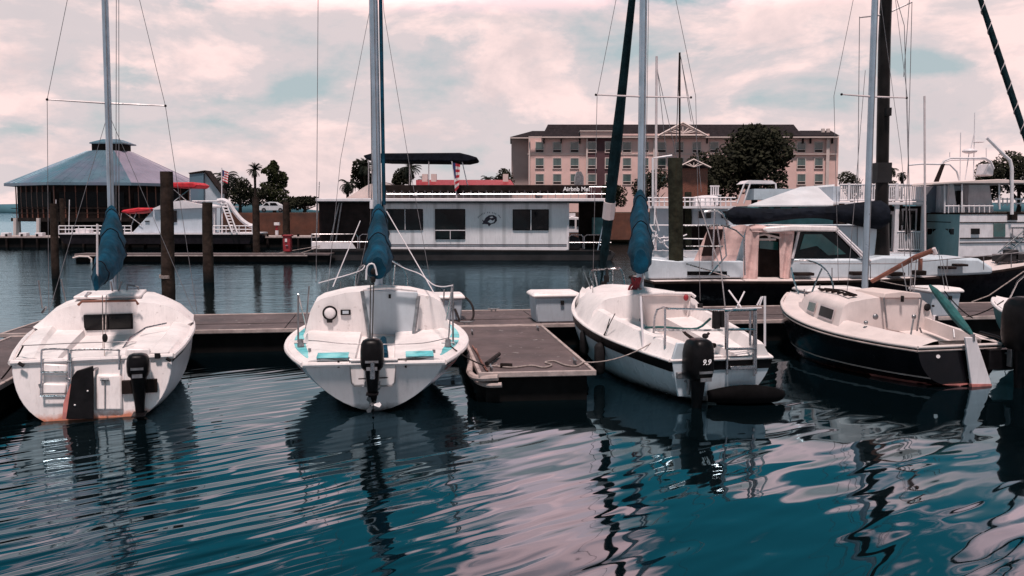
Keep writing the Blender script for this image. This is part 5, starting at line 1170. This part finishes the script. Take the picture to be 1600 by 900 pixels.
loop(t3, 'boarding_ladder', 'steel', ld+[[q3(1137, y), q3(1180, y)] for y in (515, 545)], .017, 7)
MB().box(q3(1159, 574), (.36, .07, .05)).build('ladder_step', 'steel', t3, .006); MB().box(q3(1159, 545, -.05), (.36, .05, .03)).build('ladder_step', 'steel', t3, .006)
loop(t3, 'stern_stanchion', 'white', [[t3.Q(1195, 541, .15), t3.Q(1195, 463, .15)], [t3.Q(1005, 548, .75), t3.Q(1001, 463, .9)]], .017, 7)
loop(t3, 'outrigger_poles', 'white', [[t3.Q(1183, 477, .8), t3.Q(1190, 464, .8)], [t3.Q(1187, 477, .8), t3.Q(1192, 463, .8)], [t3.Q(1130, 483, 1.0), t3.Q(1190, 481, .9)], [t3.Q(1139, 454, 2.2), t3.Q(1158, 480, 1.4)], [t3.Q(1163, 456, 2.2), t3.Q(1150, 482, 1.6)]], .013, 6)
b = MB(); b.tube([t3.Q(1066, 515, .9), t3.Q(1072, 522, .7), t3.Q(1092, 536, .3), t3.Q(1117, 540, .05)], [.02, .022, .03, .035], 8); b.build('tiller', 'wdark', t3)
b = MB(); b.ball(t3.Q(1102, 525, .8), (.05, .05, .04), 8); b.tube([t3.Q(1102, 527, .8), t3.Q(1108, 520, .8)], .02, 6); b.build('cockpit_winch', 'rub', t3)
b = MB(); b.box(t3.Q(1119, 498, .5), (.09, .1, .28)); b.box(t3.Q(1128, 497, .5), (.06, .1, .26)); b.build('instrument_pod', 'rub', t3, .01)
loop(t3, 'green_line', 'greenc', [[t3.Q(1008, 512, 1.6), t3.Q(1035, 511, 1.5), t3.Q(1060, 513, 1.4), t3.Q(1090, 513, 1.2), t3.Q(1110, 498, .9)]], .018, 6, 3)
loop(t3, 'shrouds', 'wire', [[t3.Q(959, 530, 3.0), t3.Q(999, 440, 3.6)], [t3.Q(962, 525, 3.0), t3.Q(1003, 440, 3.4)], [t3.Q(926, 510, 3.9), t3.Q(947, 452, 4.3)], [t3.Q(1000, 505, 2.7), t3.Q(1000, 440, 3.3)], [t3.Q(1133, 480, 1.6), t3.Q(1127, 425, 2.2), t3.Q(1090, 310, 3.0)]], .01, 5)
loop(t3, 'bow_pulpit', 'steel', [[t3.Q(940, 478, 4.9), t3.Q(925, 440, 5.3), t3.Q(922, 427, 5.5), t3.Q(930, 422, 5.6), t3.Q(960, 420, 5.6), t3.Q(972, 424, 5.4), t3.Q(980, 460, 4.8)], [t3.Q(937, 475, 5.0), t3.Q(930, 425, 5.5)], [t3.Q(957, 460, 5.2), t3.Q(957, 421, 5.6)]], .017, 7, 4)
loop(t3, 'bow_stanchion', 'steeld', [[t3.Q(933, 475, 5.0), t3.Q(912, 424, 5.4)], [t3.Q(940, 476, 4.7), t3.Q(929, 428, 5.2)]], .01, 6)
for a in ((961, 489), (936, 476), (965, 478)):
    c_ = t3.Q(*a, 3.7 if a[0] > 950 else 4.8); MB().ball(c_, (.07, .06, .07), 8).build('deck_fitting', 'rub', t3)
mp, top3 = rig(t3, tuple(t3.Q(1000, 458, 3.55)), 7.4, .062, (0, 0), 'alu', shr=[], spr=.0, sprz=t3.Q(1000, 151, 3.55).z, sprl=.85)
loop(t3, 'halyard', 'wire', [[t3.Q(1007, 430, 3.5), top3+Vector((.1, 0, 0))], [top3, t3.Q(933, 150, 3.5), t3.Q(925, 506, 3.7)], [top3, t3.Q(1087, 150, 3.5), t3.Q(1094, 470, 3.4)]], .005, 4)
sailcover(t3, cov(t3, [(3.5, 1000, 298, 330, 20), (3.3, 1000, 298, 352, 24), (2.7, 1001, 325, 385, 30), (2.0, 1001, 350, 412, 34), (1.5, 1001, 372, 426, 32), (1.2, 1001, 390, 428, 22)]), seed=5)
jb = MB(); p0_ = t3.Q(938, 452, 5.9); p1_ = t3.Q(994, -60, 3.7)
pts = [p0_.lerp(p1_, i/16) for i in range(17)]; wj = [.015, .03]+[.085, .09, .10, .10, .105, .11, .105, .095, .085, .08, .075, .07, .065, .06, .06]
jb.tube(pts, wj, 9); jb.build('furled_jib', 'jib', t3)
b = MB(); b.box(t3.Q(960, 314, 5.2), (.01, .01, .01)); 
MB().tube([p0_.lerp(p1_, .245), p0_.lerp(p1_, .30)], .12, 8).build('jib_patch', 'aluw', t3)
b = MB()
for k in range(3): b.tube([t3.Q(948-3*k, 420+10*k, 5.6-.1*k), t3.Q(950-3*k, 440+10*k, 5.5)], .03, 6)
b.build('furler_drum', 'rub', t3)
b = MB(); c_ = t3.Q(994, 445, 3.3); rnd = random.Random(2)
for k in range(9): a = rnd.uniform(0, 6); b.tube([c_+Vector((rnd.uniform(-.08, .08), 0, .12)), c_+Vector((rnd.uniform(-.14, .1), -.05, -.02)), c_+Vector((rnd.uniform(-.2, .12), -.05, -.16))], .02, 5)
b.build('red_line_bundle', 'redp', t3)
fender(t3, t3.QX(937, 560, -1.10), .5, .085, top=t3.QX(961, 490, -.98)); fender(t3, t3.QX(913, 535, -1.07), .42, .075, top=t3.QX(936, 478, -.85))
loop(t3, 'side_line', 'roped', [[t3.QX(944, 527, -1.08), t3.QX(953, 498, -.95)], [t3.QX(916, 511, -1.07), t3.QX(931, 480, -.8)]], .008, 5)
M['tender'] = mat('tender_rubber', (.004, .0035, .004), .8, .3, 4, spec=.05)
sp_ = T('inflatable_tender', 'dark inflatable tender half hidden in shadow behind the black banded sailboat', 'dinghy', G(1165, 632), R(2))
b = MB(); rr_ = []
for i in range(17): a = math.pi*i/16; rr_.append((math.cos(a)*.33*(-1), .1+math.sin(a)*.0+0, .12))
path = [(-.30, .0, .10), (-.42, .15, .11), (-.44, .6, .12), (-.40, 1.2, .14), (0, 1.6, .18), (.40, 1.2, .14), (.44, .6, .12), (.42, .15, .11), (.30, .0, .10)]
tag_ = None
b.tube(spline([(-.50, .08, .10), (-.2, .02, .13), (.1, 0, .14), (.42, .04, .12), (.55, .2, .1)], 5), [.06+.07*math.sin(math.pi*min(1, i/20+.08)) for i in range(21)], 12); b.build('tube', 'tender', sp_)
MB().box((.0, .32, .20), (.5, .18, .03)).build('seat', 'wdark', sp_, .01); MB().prism([(-.35, .1, .02), (.45, .1, .02), (.4, .8, .02), (0, 1.1, .02), (-.3, .8, .02)], (0, 0, .05)).build('floor', 'tender', sp_, .02)
# ================================================================ BOAT 4
g4 = G(1497, 603); t4 = T('sailboat', 'dark hulled sailboat with cream deck and a long white rudder', 'sailboat', g4, R(14), 'small sailboats moored at the main dock')
H4 = Hull(t4, 4.75, [(0,.72,.60,.02),(.12,.93,.61,-.1),(.3,1.12,.64,-.2),(.48,1.16,.70,-.3),(.66,1.0,.78,-.3),(.82,.66,.87,-.05),(.93,.30,.93,.35),(1,.03,.97,.80)], n=2.9, m=1.9, rake=-.06)
H4.hull('navy'); H4.rail('toe_rail', 'deckp', .024, .005, .006); H4.rail('rub_rail', 'trim', .016, -.05, .014)
H4.band('boot_stripe', 'trim', lambda u: max(.13+.14*u*u, H4.zk(u)+.02), lambda u: max(.155+.14*u*u, H4.zk(u)+.045), .006, u1=.86, aft=False)
H4.band('boot_stripe', 'boot', lambda u: .0, lambda u: .045, .006, u1=.25)
def ck4(y, ci, zc): return (y, [(E(0), E(0)), (E(.05), E(.025)), (ci+.17, E(.05)), (ci+.06, zc), (ci-.02, zc+.01), (ci-.07, zc-.18), (.22, zc-.2), (.21, .3), (0, .3)])
def cb4(y, cw, zt): return (y, [(E(0), E(0)), (E(.05), E(.025)), (cw+.04, E(.05)), (cw-.03, zt-.13), (cw-.07, zt-.07), (cw-.15, zt-.02), (cw*.45, zt+.03), (cw*.2, zt+.05), (0, zt+.055)])
H4.deck([ck4(.0, .40, .68), ck4(.1, .42, .70), ck4(.9, .62, .74), ck4(1.7, .76, .80), cb4(1.72, .86, 1.12), cb4(2.3, .84, 1.17), cb4(2.9, .74, 1.17), cb4(3.4, .56, 1.12), cb4(3.75, .36, 1.04), fore(3.85, .06), fore(4.72, .04)], 'deckp')
cp_ = [t4.Q(x, y, 1.67) for x, y in ((1384, 466), (1437, 466), (1430, 523), (1387, 515))]
MB().prism(cp_, (0, .08, 0)).build('hatch_board', 'deckp', t4, .01)
for a, b_ in (((1381, 465), (1386, 512)), ((1440, 466), (1432, 524))): MB().tube([t4.Q(*a, 1.63), t4.Q(*b_, 1.60)], .016, 6).build('companion_rail', 'steeld', t4)
b = MB(); b.prism([t4.Q(x, y, 1.62) for x, y in ((1380, 466), (1383, 458), (1410, 455), (1438, 458), (1441, 466))], (0, .8, 0)); b.build('sliding_hatch', 'cream', t4, .015)
MB().box(t4.Q(1410, 467, 1.6), (.04, .03, .1)).build('hatch_lock', 'rub', t4)
# side windows (port) follow the cabin side
def cabwin(u0, u1, k0, k1, name):
    ring = []
    for i in range(5):
        u = u0+(u1-u0)*i/4; y = u*4.75; cw = interp([(1.72, .86), (2.3, .84), (2.9, .74), (3.4, .56)], y, 1); zt = interp([(1.72, 1.12), (2.3, 1.17), (2.9, 1.17), (3.4, 1.12)], y, 1)
        a = Vector((-(cw+.04), y, H4.zs(u)+.05)); c = Vector((-(cw-.03), y, zt-.13)); n_ = Vector((-.012, 0, .004))
        ring.append([a.lerp(c, k)+n_ for k in (k0, k1)])
    f_ = MB().loft([[p+Vector((0, 0, .0)) for p in r] for r in ring], closed=False, c0=False, c1=False).build('side_window', 'aluw', t4)
    r2 = [[r[0].lerp(r[1], .14)+Vector((-.006, 0, 0)), r[0].lerp(r[1], .86)+Vector((-.006, 0, 0))] for r in ring]
    r2[0] = [p.lerp(q_, .25) for p, q_ in zip(r2[0], r2[1])]; r2[-1] = [p.lerp(q_, .25) for p, q_ in zip(r2[-1], r2[-2])]
    MB().loft(r2, closed=False, c0=False, c1=False).build('pane', name, f_)
cabwin(.40, .50, .15, .92, 'glass'); cabwin(.53, .60, .2, .95, 'gglass')
b = MB()
for dx in (-.55, -.42): b.tube([(dx-.03, 1.9, 1.2), (dx+.02, 2.4, 1.24), (dx+.08, 3.0, 1.22)], .016, 6)
for k in range(6): b.box((-.50+.02*k, 1.95+.2*k, 1.2), (.1, .05, .04))
b.build('grab_rail', 'wdark', t4)
for p_, r_, mt_, nm in ((t4.Q(1449, 480, 1.68), .065, 'rub', 'porthole'), (t4.Q(1458, 478, 1.68), .02, 'rub', 'deck_fitting'), (t4.Q(1368, 495, 1.4), .05, 'steeld', 'winch'), (t4.Q(1353, 504, 1.2), .035, 'steeld', 'winch')):
    MB().ball(p_, (r_, .03, r_), 14).build(nm, mt_, t4)
MB().box(t4.Q(1463, 500, 1.5), (.05, .04, .13)).build('cleat_block', 'rub', t4, .006); MB().box(t4.Q(1460, 497, 1.52), (.05, .04, .10)).build('cleat_block', 'white', t4, .006)
loop(t4, 'boat_hook', 'steeld', [[t4.Q(1422, 529, .8), t4.Q(1428, 495, .9)]], .014, 6)
MB().ball(t4.Q(1428, 495, .9), (.04, .03, .04), 8).build('winch', 'steeld', t4)
def q4(px, py, y=-.06): return t4.Q(px, py, y)
b = MB(); b.prism([q4(x, y, -.12) for x, y in ((1509, 527), (1525, 527), (1549, 598), (1551, 612), (1520, 612), (1517, 590))], (0, .05, 0)); rd = b.build('rudder', 'white', t4, .012)
MB().prism([q4(x, y, -.127) for x, y in ((1518.5, 600), (1549.5, 600), (1551.5, 612), (1519.5, 612))], (0, .064, 0)).build('rudder_foot', 'boot', rd)
MB().box(q4(1512, 543, -.05), (.12, .1, .03)).build('pintle', 'steeld', rd); MB().box(q4(1520, 590, -.05), (.14, .1, .03)).build('pintle', 'steeld', rd); MB().tube([q4(1520, 522, -.1), q4(1520, 533, -.1)], .03, 8).build('tiller_pin', 'steeld', rd)
pts = [q4(1520, 524, -.1), t4.Q(1502, 505, .25), t4.Q(1482, 480, .65), t4.Q(1464, 458, 1.0), t4.Q(1453, 446, 1.2)]
b = MB(); b.tube(spline(pts, 4), [.02, .035, .05, .06, .065, .07, .075, .075, .075, .07, .065, .06, .055, .05, .04, .03, .02], 9); b.build('tiller_cover', 'greenc', rd)
MB().tube([q4(1466, 557, -.005), q4(1466, 557, -.03)], .028, 12).build('drain_fitting', 'flagw', t4)
b = MB(); b.prism([q4(x, y, .02) for x, y in ((1500, 515), (1555, 527), (1560, 534), (1500, 534))], (0, .5, 0)); 
for a_, c_ in ((t4.Q(1491, 528, .1), t4.Q(1490, 515, .2)), (t4.Q(1440, 520, .9), t4.Q(1437, 512, .9))): MB().tube([a_, c_], .014, 6).build('chainplate', 'steeld', t4)
loop(t4, 'bow_pulpit', 'steel', [[t4.Q(1250, 466, 4.3), t4.Q(1241, 440, 4.5), t4.Q(1236, 418, 4.6)], [t4.Q(1240, 408, 4.6), t4.Q(1262, 407, 4.5), t4.Q(1283, 415, 4.2), t4.Q(1296, 430, 3.8), t4.Q(1302, 448, 3.5), t4.Q(1300, 458, 3.4)], [t4.Q(1284, 420, 4.2), t4.Q(1275, 440, 4.0), t4.Q(1268, 458, 3.9)]], .016, 7, 3)
loop(t4, 'stanchion', 'steeld', [[t4.Q(1258, 482, 3.9), t4.Q(1257, 452, 3.9)], [t4.Q(1279, 496, 3.2), t4.Q(1281, 445, 3.2)], [t4.Q(1275, 492, 3.3), t4.Q(1283, 462, 3.2)]], .014, 6)
mp, top4 = rig(t4, tuple(t4.Q(1351, 457, 2.55)), 7.2, .05, (.02, 0), 'alu', shr=[], spr=-.01, sprz=t4.Q(1360, 151, 2.55).z, sprl=.64)
loop(t4, 'shrouds', 'wire', [[t4.Q(1303, 150, 2.6), t4.Q(1310, 440, 2.8)], [t4.Q(1303, 150, 2.6), top4], [t4.Q(1418, 154, 2.5), t4.Q(1424, 470, 2.3)], [t4.Q(1418, 154, 2.5), top4], [t4.Q(1352, 110, 2.6), t4.Q(1322, 475, 2.3)], [t4.Q(1376, 0, 2.5), t4.Q(1408, 240, 2.5), t4.Q(1428, 470, 2.3)], [t4.Q(1466, 390, .8), t4.Q(1476, 452, .5)], [t4.Q(1471, 400, .8), t4.Q(1482, 452, .5)]], .005, 4)
b = MB(); b.tube([t4.Q(1362, 440, 2.5), t4.Q(1430, 402, 1.9), t4.Q(1458, 391, 1.6)], [.035, .045, .04], 8); bm_ = b.build('boom', 'tan', t4)
MB().tube([t4.Q(1458, 388, 1.6), t4.Q(1462, 397, 1.6)], .04, 8).build('boom_cap', 'aluw', bm_)
loop(t4, 'mainsheet', 'wire', [[t4.Q(1409, 412, 2.0), t4.Q(1417, 455, 1.7)], [t4.Q(1425, 404, 1.9), t4.Q(1422, 455, 1.7)], [t4.Q(1432, 404, 1.9), t4.Q(1428, 455, 1.7)], [t4.Q(1437, 420, 1.9), t4.Q(1436, 408, 1.9)]], .009, 5)
MB().box(t4.Q(1438, 413, 1.9), (.05, .05, .2)).build('sheet_block', 'tan', t4)
loop(t4, 'mooring_line', 'rope', [sag(t4.Q(1376, 439, 4.2), t4.Q(1450, 451, 4.2), .02)], .01, 5)
# ================================================================ BOAT 5 (right edge)
t5 = T('motor_skiff', 'dark motor of a skiff cut off by the right edge beside the white rudder', 'boat', (10.0, 12.2, 0), R(14), None)
H5 = Hull(t5, 4.6, [(0,.75,.62,.0),(.2,.9,.64,-.1),(.5,.95,.74,-.2),(.75,.75,.86,0),(.9,.42,.95,.3),(1,.03,1.0,.8)], n=2.6, m=1.8)
t5.e['label'] = 'teal sided skiff with white deck and black outboard cut off by the right edge'
H5.hull('tealw'); H5.rail('rub_rail', 'gel', .03, 0, .01)
H5.deck([ck4(0, .5, .70), ck4(1.8, .62, .8), cb4(1.82, .62, 1.0), cb4(3.0, .5, 1.05), cb4(3.6, .25, 1.05), fore(3.8, .06), fore(4.56, .04)], 'gel')
loop(t5, 'bow_rail', 'steel', [[t5.P(1578, 466, 16.2), t5.P(1590, 440, 16.0), t5.P(1608, 424, 15.6)]], .014, 6)
t5.e['label'] = 'teal sided skiff with white foredeck cut off by the right edge'
p_ = t4.Q(1588, 560, -.25); outboard(t4, p_.x, -.2, t4.Q(1588, 548, -.25).z, 1.25, (.17, .25, .30), .62, 0)
MB().box((p_.x-.12, -.06, t4.Q(1588, 560, -.1).z), (.5, .16, .3)).build('motor_bracket', 'blk', t4, .01)
# ================================================================ dark ketch behind the dock
tk = T('dark_sailing_yacht', 'big black hulled sailing yacht with thick black mast and pink canvas doorway', 'yacht', (3.3, 23.0, 0), R(8-90))
HK = Hull(tk, 12.4, [(0,1.1,.84,.3),(.08,1.3,.86,0),(.3,1.65,.86,-.4),(.55,1.6,.92,-.5),(.78,1.05,1.12,-.3),(.92,.45,1.42,.2),(1,.03,1.62,1.1)], n=2.4, m=1.6)
HK.hull('navy2'); HK.rail('toe_rail', 'wdark', .045, .02, 0)
HK.deck([(y, [(E(0), E(0)), (E(.05), E(.05)), (E(.3), E(.06)), (0, E(.12))]) for y in (0, 2, 4, 6, 8, 10, 11.5, 12.35)], 'deckp')
KY = 22.15
ppoly(tk, 'aft_coaming', 'gel3', ((1012, 436), (1012, 404), (1060, 408), (1162, 408), (1162, 434)), KY+.15, 1.6, .03)
pbox(tk, 'coaming_vent', 'smoke', 1074, 424, 1136, 430, KY+.12, .06)
ppoly(tk, 'pilothouse', 'gel3', ((1160, 436), (1164, 354), (1200, 352), (1370, 352), (1372, 362), (1372, 436)), KY+.9, 1.7, .04)
ppoly(tk, 'cabin_trunk', 'gel3', ((1234, 436), (1236, 404), (1362, 404), (1380, 400), (1530, 404), (1552, 418), (1552, 428), (1400, 436)), KY+.35, 1.9, .06)
ppoly(tk, 'windshield', 'smoke', ((1238, 403), (1248, 364), (1309, 361), (1345, 403)), KY+.42, .45)
ppoly(tk, 'windshield_glass', 'gglass', ((1250, 390), (1257, 366), (1284, 366), (1322, 397), (1294, 399), (1284, 390), (1276, 384)), KY+.38, .06)
ptube(tk, 'windshield_frame', 'white', [plist(KY+.33, (1238, 404), (1248, 362)), plist(KY+.33, (1306, 360), (1330, 384), (1356, 410)), plist(KY+.33, (1310, 360), (1360, 408))], .035)
ppoly(tk, 'hard_top', 'gel', ((1192, 359), (1196, 355), (1240, 352), (1308, 353.5), (1312, 358), (1308, 362), (1238, 361), (1200, 364)), KY+.1, 2.1, .03)
def cloth(name, mt, pts, Y, amp=.05, nx=14, ny=6):
    A, B, C_, D_ = [P(x, y, Y) for x, y in pts]; b = MB()
    def q(i, j):
        u, v = i/nx, j/ny; p = A.lerp(B, u).lerp(D_.lerp(C_, u), v); p.y += amp*math.sin(u*11+v*3)+amp*.5*math.sin(v*8+u*4); p.z += .03*math.sin(u*9)*(1-v); return p
    for i in range(nx):
        for j in range(ny): b.add([q(i, j), q(i+1, j), q(i+1, j+1), q(i, j+1)], [(0, 1, 2, 3)])
    return b.build(name, mt, tk, world=True, smooth=60)
cloth('canvas_panel', 'canvas', ((1166, 354), (1186, 357), (1184, 436), (1160, 435)), KY+.25, .03)
cloth('canvas_panel', 'canvas', ((1218, 362), (1241, 357), (1234, 436), (1219, 434)), KY+.25, .03)
cloth('canvas_valance', 'canvas', ((1170, 352), (1242, 354), (1240, 366), (1176, 362)), KY+.2, .03)
cloth('canvas_enclosure', 'canvas', ((1108, 354), (1166, 353), (1150, 408), (1084, 408)), KY+.3, .03)
ppoly(tk, 'canvas_window', 'vinyl', ((1106, 358), (1130, 358), (1128, 372), (1112, 400), (1096, 400)), KY+.22, .02)
ppoly(tk, 'doorway', 'wdark', ((1184, 432), (1184, 364), (1219, 366), (1219, 432)), KY+.6, .3); ppoly(tk, 'doorway_glass', 'gglass', ((1187, 388), (1187, 375), (1216, 378), (1216, 391)), KY+.55, .04)
ptube(tk, 'boom_frame', 'cream', [plist(KY+.3, (1184, 368), (1195, 366), (1219, 372)), plist(KY+.3, (1186, 374), (1212, 374)), plist(KY+.3, (1200, 366), (1204, 376))], .03)
# boom cover
secs = []
b = MB(); rings = []; rnd = random.Random(4)
for i in range(25):
    u = i/24; x = 1136+u*250; yt = 322+4*math.sin(u*5)-(0 if u < .7 else (u-.7)*20); yb = 346+5*math.sin(u*7+1)+(0 if u < .6 else (u-.6)*22)
    if i in (0, 24): yt += 8; yb -= 8
    a, c = P(x, yt, 22.9), P(x, yb, 22.9); hh = (a.z-c.z)/2; cc = (a+c)/2
    rings.append([cc+Vector((0, math.cos(k*math.pi/8)*.22*(1+.1*math.sin(k*3+i)), math.sin(k*math.pi/8)*hh)) for k in range(16)])
b.loft(rings); b.build('boom_cover', 'coverd', tk, world=True, smooth=60)
m0, m1 = P(1377, 430, 23.2), P(1386, -40, 23.2)
m0 = P(1374, 400, 23.2); b = MB(); b.tube([m0+Vector((0, 0, -.3)), m0, P(1378, 300, 23.2), P(1382, 60, 23.2), m1], [.30, .25, .155, .15, .14], 14); mk = b.build('mast', 'mastd', tk, world=True)
ptube(tk, 'spreader', 'aluw', [plist(23.2, (1343, 27), (1380, 23)), plist(23.2, (1384, 22), (1425, 3))], .025)
MB().box(P(1378, 270, 23.2), (.36, .34, .5)).build('mast_collar', 'hullg', tk, world=True)
MB().box(P(1387, 175, 23.0), (.12, .2, .2)).build('mast_light', 'rub', tk, world=True)
ptube(tk, 'shrouds', 'wire', [plist(23, (1343, 27), (1339, 430)), plist(23, (1425, 3), (1419, 250), (1412, 430)), plist(23, (1390, -40), (1413, 40), (1424, 425)), plist(23, (1424, -40), (1412, 120))], .009, 4)
jk = MB(); a, c = P(1526, -20, 25.0), P(1668, 415, 25.0); pts = [a.lerp(c, i/18) for i in range(19)]
jk.tube(pts, [.05+.035*math.sin(math.pi*min(1, i/16+.12)) for i in range(19)], 9); fj = jk.build('furled_jib', 'jib', tk, world=True)
b = MB(); d_ = (c-a).normalized(); u_ = d_.orthogonal().normalized(); w_ = d_.cross(u_); b.tube([a+(c-a)*(i/160)+(u_*math.cos(i*.55)+w_*math.sin(i*.55))*.088 for i in range(150)], .013, 4); b.build('furling_line', 'aluw', tk, world=True)
rl = [plist(KY-.2, (1070, 353), (1130, 352), (1150, 360), (1163, 372), (1164, 430)), plist(KY-.2, (1072, 385), (1130, 385)), plist(KY-.2, (1117, 330), (1113, 420)), plist(KY-.2, (1120, 350), (1128, 408)), plist(KY-.1, (1072, 412), (1140, 432))]
rl += [plist(KY-.2, (1130, 352), (1135, 400), (1108, 430))]
ptube(tk, 'stern_rail', 'steel', rl, .02)
ptube(tk, 'radar_pole', 'steel', [plist(KY+1.5, (1116, 328), (1126, 330), (1136, 345), (1140, 400)), plist(KY+1.5, (1100, 331), (1120, 328), (1132, 336))], .035)
b = MB(); rnd = random.Random(8)
for x, y, w_, h_ in ((1255, 428, 30, 8), (1340, 427, 22, 9), (1400, 428, 22, 10), (1436, 426, 16, 12), (1480, 418, 22, 7), (1500, 414, 18, 6)):
    a = P(x, y, KY+.2); b.box(a, (w_*KY/F, .3, h_*KY/F*.6))
b.build('deck_hatches', 'wdark', tk, .02, world=True)
ptube(tk, 'lifelines', 'wire', [plist(KY-.3, (1250, 412), (1400, 412), (1560, 398), (1620, 392))]+[plist(KY-.3, (x, 434-(x-1380)*.08), (x, 412-(x-1380)*.08)) for x in (1300, 1360, 1420, 1480, 1537, 1580)], .012, 4)
b = MB()
for x, y, w_, h_ in ((1566, 403, .35, .2), (1579, 399, .22, .3), (1592, 401, .4, .16)): b.box(P(x, y, 24), (w_, .4, h_))
b.tube([P(1556, 410, 23.8), P(1572, 396, 23.8), P(1590, 392, 23.8)], .05, 7); b.build('anchor_windlass', 'hullg', tk, .03, world=True)
ptube(tk, 'bow_line', 'rope', [plist(22, (1600, 424), (1545, 462), (1518, 472))], .015)
# ================================================================ dock boxes
def dbox(label, pts_px, depth, z=DZ, lidover=.05, mt='whitec', rz=MA):
    """pts_px: front-bottom-left, front-bottom-right pixels on the dock, top y"""
    (xa, ya), (xb, yb), yt = pts_px; a = G(xa, ya, z); L_ = (xb-xa)*a.y/F*1.03; c = a+Vector((math.cos(rz), math.sin(rz), 0))*L_; mid = (a+c)/2; h = P(xa, yt, a.y).z-z
    t = T('dock_box', label, 'box', mid, rz, 'white dock boxes on the main dock')
    b = MB(); k = .90; hb_ = h-.08
    b.loft([[Vector((x*L_*k/2, depth/2+y*depth*k/2, 0)) for x, y in ((-1,-1),(1,-1),(1,1),(-1,1))], [Vector((x*L_/2, depth/2+y*depth/2, hb_)) for x, y in ((-1,-1),(1,-1),(1,1),(-1,1))]]); b.build('body', mt, t, .03)
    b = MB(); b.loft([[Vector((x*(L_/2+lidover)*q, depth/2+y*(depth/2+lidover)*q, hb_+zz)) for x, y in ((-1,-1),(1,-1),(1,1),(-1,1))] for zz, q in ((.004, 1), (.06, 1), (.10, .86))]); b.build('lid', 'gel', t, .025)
    MB().box((.0+L_*.12, -.012, hb_-.10), (.07, .03, .08)).build('latch', 'rub', t, .005); return t
dbox('big white dock box at the inner end of the middle finger dock', ((836, 505), (904, 500), 459), .75)
dbox('white dock box partly hidden by the right rail of the teal decked sailboat', ((680, 502), (722, 501), 462), .6)
dbox('tall white tapered dock box behind the tiller of the dark hulled sailboat', ((1455, 496), (1503, 494), 452), .75)
dbox('low white dock box behind the bow of the dark hulled sailboat', ((1262, 480), (1350, 478), 452), .7)
hs = [G(703, 500, DZ+.35), G(716, 490, DZ+.3)]
curvething('hose', 'dark looped hose hanging beside the dock box right of the teal decked sailboat', 'hose', [P(708, 463, 18.3), P(722, 462, 18.2), P(736, 474, 18.1), P(740, 492, 18.0), P(733, 505, 17.9), P(722, 508, 17.8), P(714, 490, 17.9), P(711, 483, 18)], .022, 'roped')
def mline(label, a, b_, s=.05, r=.011, mt='roped'):
    o = MB().tube(sag(a, b_, s), r, 6).build('mooring_line', mt); return tag(o, label, 'rope')
W = lambda t, v: t.M @ v
mline('dark mooring line from the left finger dock to the leftmost sailboat stern', G(2, 592, DZ+.03), W(t1, q1(36, 541)), .03)
mline('mooring line from the teal decked sailboat to the middle finger corner', W(t2, t2.QZ(704, 541, .75)), G(757, 571, DZ+.05), .03)
mline('pale mooring line from the middle finger dock to the black banded sailboat', G(912, 566, DZ+.05), W(t3, t3.Q(1030, 528, .6)), .10, .009, 'rope')
mline('mooring line from the tall tapered dock box area to the skiff bow', G(1510, 495, DZ+.04), P(1568, 470, 15.6), .05)
mline('mooring line crossing from the dark hulled sailboat to the main dock', P(1476, 455, 17), G(1520, 497, DZ+.04), .05)
mline('thin line from the leftmost sailboat bow toward the main dock', P(278, 500, 14.5), G(300, 505, DZ+.03), .02, .009)
b = MB(); b.tube([G(760+k*4, 568-k*3, DZ+.04+.01*(k % 2)) for k in range(6)], .03, 7); c_ = b.build('coiled_rope', 'roped'); tag(c_, 'dark rope coil on the outer left corner of the middle finger dock', 'rope')
tag(MB().tube(spline([G(x, y, DZ+.02) for x, y in ((738, 540), (746, 552), (752, 565), (762, 580), (750, 560), (744, 545))], 3), .012, 6).build('coiled_rope', 'tan'), 'orange brown rope lying along the left edge of the middle finger dock', 'rope')
# fonts become meshes
dg = bpy.context.evaluated_depsgraph_get()
for o in [o for o in bpy.data.objects if o.type == 'FONT']:
    me = bpy.data.meshes.new_from_object(o.evaluated_get(dg)); k = bpy.data.objects.new(o.name.split('.')[0], me); col.objects.link(k)
    k.parent = o.parent; k.location = o.location; k.rotation_euler = o.rotation_euler; nm = o.name; bpy.data.objects.remove(o); k.name = nm
